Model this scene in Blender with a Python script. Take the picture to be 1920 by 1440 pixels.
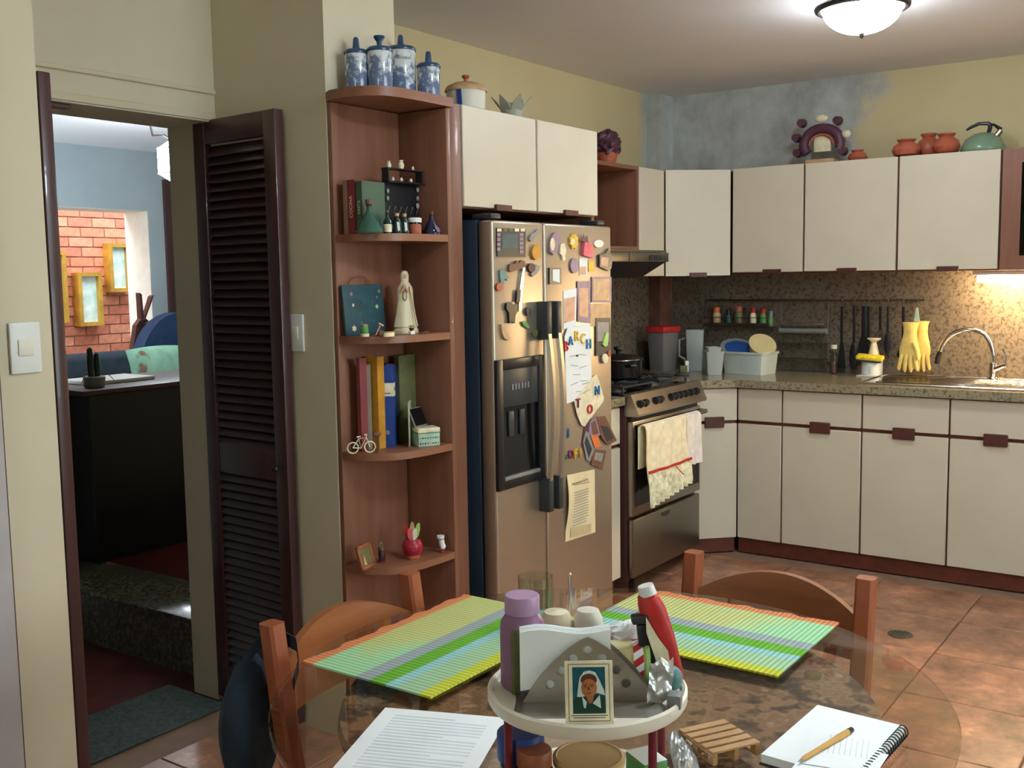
import bpy, bmesh, math, random
from mathutils import Vector, Matrix
random.seed(7)
for o in list(bpy.data.objects): bpy.data.objects.remove(o)
scene = bpy.context.scene
COL = scene.collection
PI = math.pi
def R(d): return math.radians(d)

# ---------------------------------------------------------------- camera
F = 1969.4                      # focal length in pixels of the 1920x1440 frame
YAW, PITCH, ROLL = R(35.15), R(-5.9), R(-0.88)
EYE = Vector((0, 0, 1.45))
FW = Vector((math.cos(YAW)*math.cos(PITCH), math.sin(YAW)*math.cos(PITCH), math.sin(PITCH)))
_r = Vector((math.sin(YAW), -math.cos(YAW), 0)); _u = _r.cross(FW)
RT = _r*math.cos(ROLL) + _u*math.sin(ROLL); UP = RT.cross(FW)
cd = bpy.data.cameras.new('camera'); cam = bpy.data.objects.new('camera', cd); COL.objects.link(cam)
cd.sensor_width = 36; cd.lens = F/1920*36; cd.clip_start = .05
cam.matrix_world = Matrix(((RT.x, UP.x, -FW.x, EYE.x), (RT.y, UP.y, -FW.y, EYE.y), (RT.z, UP.z, -FW.z, EYE.z), (0, 0, 0, 1)))
scene.camera = cam
def at(ax, val, x, y):
    """world point on the plane ax=val seen at photo pixel x,y"""
    d = RT*((x-960)/F) - UP*((y-720)/F) + FW
    i = 'XYZ'.index(ax)
    return EYE + d*((val-EYE[i])/d[i])
def mpp(p): return (Vector(p)-EYE).dot(FW)/F      # metres per photo pixel at p

# ---------------------------------------------------------------- world, exposure
w = bpy.data.worlds.new('world'); scene.world = w; w.use_nodes = True
w.node_tree.nodes['Background'].inputs[0].default_value = (.80, .90, 1, 1)
w.node_tree.nodes['Background'].inputs[1].default_value = 6.0
vs = scene.view_settings
vs.view_transform = 'Standard'; vs.look = 'None'; vs.gamma = 1; vs.use_curve_mapping = False
vs.exposure = 0.82
LAMP_CEIL, LAMP_DINE, LAMP_SINK, LAMP_LANTERN = 30.0, 60.0, 105.0, 40.0   # emission of the glass of each lamp

# ---------------------------------------------------------------- materials
def lin(c):
    return tuple((v/255/12.92 if v/255 <= .04045 else ((v/255+.055)/1.055)**2.4) for v in c)
MATS = {}
class NT:
    def __init__(s, name):
        s.m = bpy.data.materials.new(name); s.m.use_nodes = True
        s.t = s.m.node_tree; s.b = s.t.nodes['Principled BSDF']; MATS[name] = s.m
        s.tc = None
    def n(s, typ, **kw):
        nd = s.t.nodes.new('ShaderNode'+typ)
        for k, v in kw.items(): setattr(nd, k, v)
        return nd
    def l(s, a, b): s.t.links.new(a, b)
    def coord(s, scale=(1, 1, 1), rot=(0, 0, 0), kind='Object'):
        tc = s.n('TexCoord'); mp = s.n('Mapping')
        mp.inputs['Scale'].default_value = scale; mp.inputs['Rotation'].default_value = rot
        s.l(tc.outputs[kind], mp.inputs[0]); return mp.outputs[0]
    def noise(s, vec, scale, detail=3, rough=.5):
        nd = s.n('TexNoise'); nd.inputs['Scale'].default_value = scale; nd.inputs['Detail'].default_value = detail
        nd.inputs['Roughness'].default_value = rough; s.l(vec, nd.inputs['Vector']); return nd.outputs['Fac']
    def ramp(s, fac, stops, interp='LINEAR'):
        nd = s.n('ValToRGB'); cr = nd.color_ramp; cr.interpolation = interp
        while len(cr.elements) < len(stops): cr.elements.new(.5)
        for e, (p, c) in zip(cr.elements, stops): e.position = p; e.color = (*lin(c), 1)
        s.l(fac, nd.inputs[0]); return nd.outputs[0]
    def bump(s, fac, strength, dist=.002):
        nd = s.n('Bump'); nd.inputs['Strength'].default_value = strength; nd.inputs['Distance'].default_value = dist
        s.l(fac, nd.inputs['Height']); s.l(nd.outputs[0], s.b.inputs['Normal'])
    def mix(s, fac, a, b, mode='MIX'):
        nd = s.n('Mix', data_type='RGBA', blend_type=mode)
        for sock, v in ((nd.inputs[0], fac), (nd.inputs[6], a), (nd.inputs[7], b)):
            if hasattr(v, 'links'): s.l(v, sock)
            elif isinstance(v, (int, float)): sock.default_value = v
            else: sock.default_value = (*lin(v), 1)
        return nd.outputs[2]
    def base(s, c): s.l(c, s.b.inputs['Base Color'])
def mat(name, c, rough=.5, metal=0, var=.07, scale=9, bump=0, bscale=60, spec=.5, trans=0, emis=0, coat=0, stretch=(1, 1, 1), sss=0, ior=1.45):
    if name in MATS: return MATS[name]
    k = NT(name); b = k.b
    v = k.coord(stretch); f = k.noise(v, scale, 4)
    lo = tuple(max(0, x*(1-var)) for x in c); hi = tuple(min(255, x*(1+var)) for x in c)
    k.base(k.ramp(f, [(.3, lo), (.7, hi)]))
    b.inputs['Roughness'].default_value = rough; b.inputs['Metallic'].default_value = metal
    b.inputs['Specular IOR Level'].default_value = spec; b.inputs['Coat Weight'].default_value = coat
    b.inputs['Transmission Weight'].default_value = trans; b.inputs['IOR'].default_value = ior
    if emis:
        b.inputs['Emission Color'].default_value = (*lin(c), 1); b.inputs['Emission Strength'].default_value = emis
    if bump: k.bump(k.noise(v, bscale, 2), bump)
    return k.m
def wood(name, c1, c2, axis='Z', scale=14, rough=.45, coat=.1):
    k = NT(name); s = {'X': (.07, 1, 1), 'Y': (1, .07, 1), 'Z': (1, 1, .07)}[axis]
    v = k.coord(s); f = k.noise(v, scale, 5, .6); g = k.noise(k.coord(tuple(x*4 for x in s)), scale*3, 2)
    col = k.ramp(f, [(.3, c1), (.5, tuple((a+b)/2 for a, b in zip(c1, c2))), (.7, c2)])
    k.base(k.mix(.18, col, k.ramp(g, [(.3, (30, 18, 12)), (.75, c2)]), 'MULTIPLY'))
    k.b.inputs['Roughness'].default_value = rough; k.b.inputs['Coat Weight'].default_value = coat
    k.bump(g, .12, .001); return k.m
def speckle(name, stops, scale, rough=.3, blotch=None):
    k = NT(name); v = k.coord(); f = k.noise(v, scale, 6, .72)
    col = k.ramp(f, stops)
    if blotch: col = k.mix(k.noise(k.coord(), blotch[0], 3), col, k.mix(1.0, col, blotch[1], 'MULTIPLY'))
    k.base(col); k.b.inputs['Roughness'].default_value = rough; return k.m
def sheer(name, tint, rough=.02, ior=1.5, body=0.0, bodycol=(200, 200, 200)):
    """clear pane: tinted see-through plus a Fresnel reflection (and a little milky body)"""
    k = NT(name); k.t.nodes.remove(k.b); out = k.t.nodes['Material Output']
    tr = k.n('BsdfTransparent'); tr.inputs[0].default_value = (*lin(tint), 1)
    gl = k.n('BsdfGlossy'); gl.inputs['Roughness'].default_value = rough
    lw = k.n('LayerWeight'); pw = k.n('Math', operation='POWER'); pw.inputs[1].default_value = 5; k.l(lw.outputs['Facing'], pw.inputs[0])
    r0 = ((ior-1)/(ior+1))**2; fr = k.n('MapRange'); fr.inputs['To Min'].default_value = r0; fr.inputs['To Max'].default_value = 1; k.l(pw.outputs[0], fr.inputs[0])
    mx = k.n('MixShader'); k.l(fr.outputs[0], mx.inputs[0]); k.l(gl.outputs[0], mx.inputs[2])
    if body:
        df = k.n('BsdfDiffuse'); df.inputs[0].default_value = (*lin(bodycol), 1); m2 = k.n('MixShader'); m2.inputs[0].default_value = body
        k.l(tr.outputs[0], m2.inputs[1]); k.l(df.outputs[0], m2.inputs[2]); k.l(m2.outputs[0], mx.inputs[1])
    else: k.l(tr.outputs[0], mx.inputs[1])
    k.l(mx.outputs[0], out.inputs[0]); return k.m

# ---------------------------------------------------------------- mesh building
class M:
    def __init__(s): s.v = []; s.f = []
    def add(s, v, f):
        n = len(s.v); s.v += [Vector(p) for p in v]; s.f += [tuple(i+n for i in q) for q in f]; return s
    def box(s, x0, x1, y0, y1, z0, z1):
        return s.add([(x, y, z) for z in (z0, z1) for y in (y0, y1) for x in (x0, x1)],
                     [(0, 2, 3, 1), (4, 5, 7, 6), (0, 1, 5, 4), (2, 6, 7, 3), (0, 4, 6, 2), (1, 3, 7, 5)])
    def rbox(s, x0, x1, y0, y1, z0, z1, b=.004, seg=2):
        bm = bmesh.new(); bmesh.ops.create_cube(bm, size=1)
        for v in bm.verts: v.co = ((x0+x1)/2+v.co.x*(x1-x0), (y0+y1)/2+v.co.y*(y1-y0), (z0+z1)/2+v.co.z*(z1-z0))
        bmesh.ops.bevel(bm, geom=bm.edges[:], offset=b, segments=seg, affect='EDGES', profile=.5)
        bm.verts.index_update(); s.add([v.co.copy() for v in bm.verts], [[v.index for v in f.verts] for f in bm.faces]); bm.free(); return s
    def cyl(s, p0, p1, r0, r1=None, n=16):
        p0, p1 = Vector(p0), Vector(p1); r1 = r0 if r1 is None else r1
        d = (p1-p0).normalized(); a = d.orthogonal().normalized(); b = d.cross(a); v = []
        for p, r in ((p0, r0), (p1, r1)): v += [p+(a*math.cos(2*PI*i/n)+b*math.sin(2*PI*i/n))*r for i in range(n)]
        return s.add(v, [(i, (i+1) % n, n+(i+1) % n, n+i) for i in range(n)]+[tuple(range(n))[::-1], tuple(range(n, 2*n))])
    def lathe(s, prof, c=(0, 0, 0), n=24, sx=1, sy=1):
        c = Vector(c); v = []; k = len(prof)
        for r, z in prof: v += [c+Vector((r*sx*math.cos(2*PI*i/n), r*sy*math.sin(2*PI*i/n), z)) for i in range(n)]
        f = [(j*n+i, j*n+(i+1) % n, (j+1)*n+(i+1) % n, (j+1)*n+i) for j in range(k-1) for i in range(n)]
        f += [tuple(range(n))[::-1], tuple(range((k-1)*n, k*n))]
        return s.add(v, f)
    def tube(s, pts, r, n=8, closed=False):
        pts = [Vector(p) for p in pts]; k = len(pts); v = []
        rs = r if isinstance(r, (list, tuple)) else [r]*k
        up = None
        for i, p in enumerate(pts):
            if closed: d = pts[(i+1) % k]-pts[i-1]
            else: d = pts[min(i+1, k-1)]-pts[max(i-1, 0)]
            d.normalize()
            if up is None: up = d.orthogonal().normalized()
            up = (up-d*up.dot(d)); up = up.normalized() if up.length > 1e-6 else d.orthogonal().normalized()
            b = d.cross(up)
            v += [p+(up*math.cos(2*PI*j/n)+b*math.sin(2*PI*j/n))*rs[i] for j in range(n)]
        f = [(i*n+j, i*n+(j+1) % n, ((i+1) % k)*n+(j+1) % n, ((i+1) % k)*n+j) for i in range(k if closed else k-1) for j in range(n)]
        if not closed: f += [tuple(range(n))[::-1], tuple(range((k-1)*n, k*n))]
        return s.add(v, f)
    def prism(s, poly, a, b):
        """polygon of 3d points swept from offset a to offset b (vectors)"""
        a, b = Vector(a), Vector(b); n = len(poly); P = [Vector(p) for p in poly]
        return s.add([p+a for p in P]+[p+b for p in P], [tuple(range(n))[::-1], tuple(range(n, 2*n))]+[(i, (i+1) % n, n+(i+1) % n, n+i) for i in range(n)])
    def ball(s, c, r, n=14, m=9):
        r = (r, r, r) if isinstance(r, (int, float)) else r; c = Vector(c); v = [c-Vector((0, 0, r[2]))]
        for j in range(1, m):
            t = -PI/2+PI*j/m
            v += [c+Vector((r[0]*math.cos(t)*math.cos(2*PI*i/n), r[1]*math.cos(t)*math.sin(2*PI*i/n), r[2]*math.sin(t))) for i in range(n)]
        v.append(c+Vector((0, 0, r[2]))); L = len(v)-1
        f = [(0, 1+(i+1) % n, 1+i) for i in range(n)]
        f += [(1+j*n+i, 1+j*n+(i+1) % n, 1+(j+1)*n+(i+1) % n, 1+(j+1)*n+i) for j in range(m-2) for i in range(n)]
        f += [(1+(m-2)*n+i, 1+(m-2)*n+(i+1) % n, L) for i in range(n)]
        return s.add(v, f)
    def sheet(s, fn, nu, nv, off):
        """double-sided sheet: fn(u,v) and its copy moved by off, closed at the rim"""
        off = Vector(off); g = [Vector(fn(i/nu, j/nv)) for j in range(nv+1) for i in range(nu+1)]; n = len(g); W = nu+1
        f = [(j*W+i, j*W+i+1, (j+1)*W+i+1, (j+1)*W+i) for j in range(nv) for i in range(nu)]
        f += [tuple(n+k for k in q[::-1]) for q in f]
        rim = [i for i in range(W)]+[j*W+nu for j in range(1, nv+1)]+[nv*W+i for i in range(nu-1, -1, -1)]+[j*W for j in range(nv-1, 0, -1)]
        f += [(rim[k], n+rim[k], n+rim[(k+1) % len(rim)], rim[(k+1) % len(rim)]) for k in range(len(rim))]
        return s.add(g+[p+off for p in g], f)
    def xf(s, mtx): s.v = [mtx @ p for p in s.v]; return s
    def mv(s, d): d = Vector(d); s.v = [p+d for p in s.v]; return s
def place(loc, rz=0, rx=0, ry=0): return Matrix.Translation(loc) @ Matrix.Rotation(rz, 4, 'Z') @ Matrix.Rotation(ry, 4, 'Y') @ Matrix.Rotation(rx, 4, 'X')
def mesh(name, m, material, smooth=True, ang=38, org=(0, 0, 0)):
    me = bpy.data.meshes.new(name); org = Vector(org)
    me.from_pydata([p-org for p in m.v], [], m.f)
    bm = bmesh.new(); bm.from_mesh(me); bmesh.ops.recalc_face_normals(bm, faces=bm.faces); bm.to_mesh(me); bm.free()
    if smooth:
        for p in me.polygons: p.use_smooth = True
        me.set_sharp_from_angle(angle=R(ang))
    me.materials.append(MATS[material] if isinstance(material, str) else material)
    return me
ORG = {}
def tag(o, label=None, cat=None, group=None, kind=None):
    for k, v in (('label', label), ('category', cat), ('group', group), ('kind', kind)):
        if v: o[k] = v
    return o
def thing(name, label, cat, loc, group=None):
    o = bpy.data.objects.new(name, None); COL.objects.link(o); o.location = loc; o.empty_display_size = .05
    ORG[o] = Vector(loc); return tag(o, label, cat, group)
def part(par, name, m, material, smooth=True, label=None):
    """mesh m is in world coordinates; it becomes a child of par (a thing or a part)"""
    o = bpy.data.objects.new(name, mesh(name, m, material, smooth, org=ORG[par])); COL.objects.link(o); o.parent = par
    ORG[o] = ORG[par]; return tag(o, label)
def inst(par, name, me, mtx):
    o = bpy.data.objects.new(name, me); COL.objects.link(o); o.parent = par
    o.matrix_local = Matrix.Translation(-ORG[par]) @ mtx; ORG[o] = ORG[par]; return o
def solo(name, m, material, label=None, cat=None, group=None, kind=None, smooth=True):
    xs = [p.x for p in m.v]; ys = [p.y for p in m.v]; zs = [p.z for p in m.v]
    org = Vector(((min(xs)+max(xs))/2, (min(ys)+max(ys))/2, min(zs)))
    o = bpy.data.objects.new(name, mesh(name, m, material, smooth, org=org)); COL.objects.link(o); o.location = org
    ORG[o] = org; return tag(o, label, cat, group, kind)
def struct(name, m, material, smooth=False): return solo(name, m, material, kind='structure', smooth=smooth)
def text(par, name, s, size, mtx, material, ex=.0004, align='CENTER'):
    """flat lettering as a mesh part; mtx maps the text plane (x right, y up) into the world"""
    cu = bpy.data.curves.new(name, 'FONT'); cu.body = s; cu.size = size; cu.extrude = ex; cu.align_x = align; cu.align_y = 'CENTER'; cu.resolution_u = 3
    tmp = bpy.data.objects.new('tmp', cu); COL.objects.link(tmp)
    dg = bpy.context.evaluated_depsgraph_get(); me = bpy.data.meshes.new_from_object(tmp.evaluated_get(dg)); bpy.data.objects.remove(tmp)
    me.materials.clear(); me.materials.append(MATS[material]); me.transform(Matrix.Translation(-ORG[par]) @ mtx) if par else None
    o = bpy.data.objects.new(name, me); COL.objects.link(o)
    if par: o.parent = par; ORG[o] = ORG[par]
    else: o.matrix_world = mtx
    return o
def frame(o, x, y):
    """matrix with origin o, text x-axis and y-axis"""
    x = Vector(x).normalized(); y = Vector(y).normalized(); z = x.cross(y)
    return Matrix(((x.x, y.x, z.x, o[0]), (x.y, y.y, z.y, o[1]), (x.z, y.z, z.z, o[2]), (0, 0, 0, 1)))
def pixpoly(ax, val, pts): return [at(ax, val, x, y) for x, y in pts]
def blob(px, py, rx, ry, n=14): return [(px+rx*math.cos(2*PI*i/n), py+ry*math.sin(2*PI*i/n)) for i in range(n)]
# ---------------------------------------------------------------- shared materials
k = NT('plaster'); v = k.coord(kind='Object'); k.base(k.ramp(k.noise(v, 2.2, 4), [(.3, (205, 195, 166)), (.7, (214, 204, 176))])); k.b.inputs['Roughness'].default_value = .75; k.bump(k.noise(v, 90, 2), .08)
k = NT('ceiling_paint'); v = k.coord(); k.base(k.ramp(k.noise(v, 1.2, 3), [(.3, (234, 235, 235)), (.7, (241, 242, 242))])); k.b.inputs['Roughness'].default_value = .85
mat('blue_paint', (186, 198, 200), .8, var=.04, scale=2); mat('white_paint', (232, 230, 214), .7, var=.03)
mat('grey_door_paint', (176, 172, 172), .5, var=.03)
# plaster with a grey damp stain (its own ragged outline, fixed to the wall)
def damp(name, fn):
    k = NT(name); v = k.coord(); base = k.ramp(k.noise(v, 2.2, 4), [(.3, (204, 188, 144)), (.7, (213, 198, 154))])
    tc = k.n('TexCoord'); sp = k.n('SeparateXYZ'); k.l(tc.outputs['Object'], sp.inputs[0])
    n1 = k.noise(v, 3.5, 6, .65)
    def mth(op, a, b):
        nd = k.n('Math', operation=op)
        for s_, x in zip(nd.inputs, (a, b)):
            if hasattr(x, 'links'): k.l(x, s_)
            else: s_.default_value = x
        return nd.outputs[0]
    fac = fn(sp.outputs, n1, mth)
    cl = k.n('Clamp'); k.l(fac, cl.inputs[0])
    st = k.ramp(k.noise(k.coord((1, 1, .8)), 5, 6, .7), [(.25, (150, 152, 148)), (.5, (184, 187, 183)), (.75, (208, 213, 209))])
    k.base(k.mix(cl.outputs[0], base, st)); k.b.inputs['Roughness'].default_value = .85; return k.m
damp('plaster_damp_back', lambda s, n, m: m('MULTIPLY', m('SUBTRACT', m('ADD', s[1], m('MULTIPLY', n, .45)), 1.40), 12.0))
damp('plaster_damp_corner', lambda s, n, m: m('ADD', n, .6))
damp('plaster_damp_fridge', lambda s, n, m: m('MULTIPLY', m('SUBTRACT', m('ADD', s[0], m('MULTIPLY', n, .25)), 1.34), 9.0))
# floor tile: rust brown stone look
def tilemat(name, c):
    k = NT(name); oi = k.n('ObjectInfo'); v = k.coord(); ad = k.n('VectorMath', operation='ADD'); k.l(v, ad.inputs[0])
    sc = k.n('VectorMath', operation='SCALE'); cx = k.n('CombineXYZ'); k.l(oi.outputs['Random'], cx.inputs[0]); k.l(oi.outputs['Random'], cx.inputs[1])
    k.l(cx.outputs[0], sc.inputs[0]); sc.inputs['Scale'].default_value = 60; k.l(sc.outputs[0], ad.inputs[1]); v = ad.outputs[0]
    f = k.noise(v, 6, 8, .7); g = k.noise(v, 26, 4)
    col = k.ramp(f, [(.28, tuple(x*.55 for x in c)), (.45, tuple(x*.85 for x in c)), (.58, c), (.75, tuple(min(255, x*1.35) for x in c))])
    k.base(k.mix(.25, col, k.ramp(g, [(.3, (90, 60, 45)), (.7, (230, 200, 170))]), 'OVERLAY'))
    k.b.inputs['Roughness'].default_value = .32; k.bump(f, .15, .002); return k.m
tilemat('floor_tile', (186, 136, 108)); mat('grout', (146, 116, 94), .8)
tilemat('hall_tile', (96, 40, 34))
mat('cream_laminate', (212, 203, 181), .38, var=.02, scale=3, bump=.03, bscale=200)
mat('white_laminate', (226, 222, 204), .38, var=.02, scale=3)
mat('brown_trim', (104, 52, 40), .45, var=.1, scale=20); mat('dark_handle', (84, 44, 38), .45, var=.12, scale=30)
wood('red_wood', (128, 82, 62), (158, 108, 82), 'Z'); wood('red_wood_y', (134, 86, 62), (164, 112, 82), 'X')
wood('chair_wood', (146, 84, 42), (178, 108, 58), 'X', 16); wood('chair_wood_y', (128, 78, 44), (160, 100, 58), 'Y', 16); wood('chair_post', (150, 78, 44), (172, 96, 58), 'Z', 16)
wood('shutter_wood', (66, 38, 40), (86, 52, 52), 'Z', 20, .35, .2); wood('slat_wood', (54, 34, 38), (72, 46, 48), 'Y', 20, .32, .25)
wood('dark_post', (74, 44, 40), (96, 58, 50), 'Z', 20)
speckle('counter_granite', [(.3, (52, 48, 40)), (.42, (112, 104, 84)), (.52, (160, 150, 122)), (.62, (140, 126, 96)), (.75, (196, 188, 164))], 55, .16)
speckle('wall_granite', [(.30, (52, 46, 42)), (.42, (92, 83, 72)), (.54, (124, 112, 97)), (.66, (116, 101, 86)), (.78, (150, 138, 122))], 58, .22)
speckle('step_granite', [(.3, (40, 38, 32)), (.5, (86, 82, 66)), (.7, (140, 132, 108))], 60, .15)
k = NT('table_stone'); v = k.coord(); f = k.noise(v, 17, 5, .6); g = k.noise(v, 6, 3)
c1 = k.ramp(f, [(.36, (56, 46, 34)), (.44, (110, 84, 60)), (.50, (190, 166, 122)), (.55, (120, 84, 62)), (.62, (84, 76, 52)), (.68, (206, 186, 146))])
c2 = k.ramp(f, [(.38, (66, 48, 40)), (.5, (150, 106, 84)), (.62, (186, 142, 116))])
k.base(k.mix(g, c1, c2)); k.b.inputs['Roughness'].default_value = .5
def steel(name, c, rough, axis=(1, 1, 60), metal=1.0):
    k = NT(name); v = k.coord(axis); f = k.noise(v, 40, 3)
    k.base(k.ramp(f, [(.3, tuple(x*.93 for x in c)), (.7, c)])); k.b.inputs['Metallic'].default_value = metal; k.b.inputs['Roughness'].default_value = rough
    k.bump(f, .05, .0005); return k.m
steel('fridge_steel', (190, 178, 160), .40, (1, 1, 60), .85); steel('stove_steel', (172, 164, 154), .32); steel('bright_steel', (205, 198, 186), .18); steel('dull_steel', (120, 116, 106), .38)
steel('drawer_steel', (150, 146, 136), .36)
mat('fridge_side', (40, 54, 68), .4, var=.04); mat('black_plastic', (26, 28, 32), .35, var=.1); mat('black_gloss', (14, 16, 20), .12, var=.05)
mat('charcoal', (50, 54, 56), .4); mat('grey_plastic', (126, 128, 124), .45); mat('white_plastic', (226, 228, 222), .35, var=.02)
mat('chrome', (220, 216, 210), .08, 1, var=.02); mat('dark_bronze', (52, 48, 44), .35, .6)
mat('lamp_glass', (240, 247, 255), .3, emis=LAMP_CEIL); mat('lamp_glass_dining', (228, 242, 255), .3, emis=LAMP_DINE)
mat('added_glow_plate', (240, 247, 255), .3, emis=LAMP_CEIL*3.5); mat('added_glow_plate_dining', (228, 242, 255), .3, emis=LAMP_DINE*2.0)  # emission of the added plates that brighten the ceiling
mat('tube_glass', (255, 220, 170), .3, emis=LAMP_SINK); mat('lantern_glass', (235, 246, 255), .3, emis=LAMP_LANTERN)
sheer('table_glass', (247, 245, 240), .015); sheer('clear_glass', (240, 243, 238), .03); sheer('milky_plastic', (225, 230, 226), .2, 1.4, .55, (212, 220, 216)); sheer('cabinet_glass', (60, 70, 78), .05)
mat('folder_grey', (176, 176, 156), .6); mat('paper', (238, 242, 240), .7, var=.015); mat('ink_grey', (140, 150, 155), .8); mat('ink_dark', (58, 54, 52), .8); mat('ink_brown', (120, 92, 64), .8)
mat('old_paper', (226, 212, 170), .75, var=.04); mat('old_paper_band', (200, 184, 140), .75)
for nm, c in dict(red=(190, 44, 40), blue=(40, 120, 168), yellow=(226, 184, 50), green=(88, 150, 76), purple=(128, 40, 92), orange=(226, 120, 56), pink=(222, 96, 112),
                  teal=(92, 140, 140), navy=(34, 66, 140), cream=(232, 222, 188), tan=(196, 160, 120), brown=(112, 76, 58), olive=(96, 98, 60), lilac=(150, 124, 146), lime=(166, 206, 116),
                  terracotta=(172, 92, 66), plum=(84, 50, 66), grey=(140, 140, 138), slate=(52, 84, 92), ochre=(200, 142, 44), mint=(170, 198, 178), maroon=(116, 30, 44), skin=(206, 160, 130), wine=(70, 34, 44)).items():
    mat(nm, c, .45, var=.08, scale=30)

# ---------------------------------------------------------------- the setting
XB, YA, ZC = 5.62, 2.87, 2.46      # sink wall, fridge wall, ceiling
# kitchen floor: bedding plus single tiles
T = .435; X0T, Y0T = 3.627-9*T, .925-5*T
fl = struct('floor', M().box(-1.9, 5.75, -2.1, 4.7, -.12, -.006), 'grout')
tm = mesh('tile', M().rbox(-.2155, .2155, -.2155, .2155, -.006, 0, .0028, 1), 'floor_tile')
for i in range(0, 14):
    for j in range(0, 10):
        x = X0T+(i+.5)*T; y = Y0T+(j+.5)*T
        if x+.2 > 5.14 or y+.2 > 2.95: continue
        if x < -1.7 or y < -2.0: continue
        inst(fl, 'tile', tm, Matrix.Translation((x, y, 0)))
struct('ceiling', M().box(-2.02, 6.8, -2.22, YA+.13, ZC, ZC+.1), 'ceiling_paint')
struct('ceiling_hall', M().box(1.0, 6.8, YA+.131, 7.3, ZC, ZC+.1), 'ceiling_paint')
struct('wall_back', M().box(XB, XB+.12, -2.1, 3.0, 0, ZC), 'plaster_damp_back')
wA = struct('wall_left', M().box(2.615, XB, YA, YA+.12, 0, ZC), 'plaster_damp_fridge')
struct('wall_column', M().box(2.299, 2.615, 2.28, YA+.12, 0, ZC), 'plaster')
struct('wall_switch', M().box(-1.9, 1.382, 2.28, YA+.12, 0, ZC), 'plaster')
# door wall: header above the opening, plus the jamb on the left
struct('wall_header', M().box(1.382, 2.299, 2.78, YA+.13, 1.958, ZC), 'plaster')
struct('wall_jamb', M().box(1.382, 1.472, YA, YA+.13, 0, 1.958), 'plaster')
struct('trim_1', M().rbox(1.384, 2.297, 2.768, 2.78, 2.045, 2.06, .004), 'plaster')
struct('trim_2', M().rbox(1.384, 2.297, 2.772, 2.78, 1.962, 1.985, .003), 'plaster')
struct('trim_3', M().rbox(1.72, 1.80, 2.80, 2.83, 1.944, 1.958, .003), 'dark_post')
struct('wall_reveal', M().box(2.279, 2.299, YA, YA+.13, 0, 1.958), 'plaster')
# the pipe chase in the kitchen corner, with its bare brown band between worktop and cabinets
struct('wall_corner', M().box(5.45, XB, 2.79, YA, 0, ZC), 'plaster_damp_corner')
mat('bare_brown', (112, 74, 62), .7, var=.15, scale=14)
struct('trim_4', M().box(5.446, 5.6, 2.786, 2.79, .906, 1.432).box(5.446, 5.45, 2.79, YA-.001, .906, 1.432), 'bare_brown')
# walls behind the camera close the room
VY0, VY1 = -.2, .6
struct('wall_front', M().box(-2.02, -1.9, -2.1, VY0, 0, ZC).box(-2.02, -1.9, VY1, 3.0, 0, ZC).box(-2.02, -1.9, VY0, VY1, 0, 1.0).box(-2.02, -1.9, VY0, VY1, 2.1, ZC), 'plaster')
wn = thing('added_window_2', None, None, (-1.96, (VY0+VY1)/2, 1.0)); wn['kind'] = 'structure'  # second unseen window, added to send cool light onto column and shutters
for a in range(4):
    y = VY0+(VY1-VY0-.05)*a/3; part(wn, 'mullion', M().box(-1.99, -1.94, y, y+.05, 1.0, 2.1), 'white_paint')
for z_ in (1.0, 2.05): part(wn, 'frame_rail', M().box(-1.985, -1.945, VY0, VY1, z_, z_+.05), 'white_paint')
for a in range(3):
    y = VY0+(VY1-VY0-.05)*a/3; part(wn, 'pane', M().box(-1.968, -1.963, y+.05, y+(VY1-VY0-.05)/3, 1.05, 2.05), 'clear_glass')
WX0, WX1, WZ0, WZ1 = 1.4, 3.6, .9, 2.2            # unseen window, added behind the camera to brighten the dim room
struct('wall_right', M().box(-1.9, WX0, -2.22, -2.1, 0, ZC).box(WX1, 5.74, -2.22, -2.1, 0, ZC).box(WX0, WX1, -2.22, -2.1, 0, WZ0).box(WX0, WX1, -2.22, -2.1, WZ1, ZC), 'plaster')
wn = thing('added_window_1', None, None, ((WX0+WX1)/2, -2.16, WZ0)); wn['kind'] = 'structure'
for a in range(4):
    x = WX0+(WX1-WX0-.05)*a/3; part(wn, 'mullion', M().box(x, x+.05, -2.19, -2.14, WZ0, WZ1), 'white_paint')
for z_ in (WZ0, WZ1-.05): part(wn, 'frame_rail', M().box(WX0, WX1, -2.185, -2.145, z_, z_+.05), 'white_paint')
for a in range(3):
    x = WX0+(WX1-WX0-.05)*a/3; part(wn, 'pane', M().box(x+.05, x+(WX1-WX0-.05)/3, -2.168, -2.163, WZ0+.05, WZ1-.05), 'clear_glass')
# grey door leaf standing open against the switch wall at the far left
dl = at('Y', 2.25, 22, 1150)
g = thing('door_3', None, None, (dl.x-.4, 2.25, 0)); g['kind'] = 'structure'
part(g, 'door_leaf', M().rbox(dl.x-.82, dl.x, 2.235, 2.272, .01, 2.0, .003), 'grey_door_paint')
part(g, 'gap_shade', M().box(dl.x, dl.x+.004, 2.24, 2.279, .01, 2.0), 'dark_post')  # dark strip standing in for the shade in the gap beside the leaf
# granite splashbacks
struct('trim_5', M().box(3.56, 5.445, YA-.012, YA-.001, .906, 1.44), 'wall_granite')
struct('trim_6', M().box(XB-.012, XB-.001, -.4, 2.785, .906, 1.44), 'wall_granite')

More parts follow.
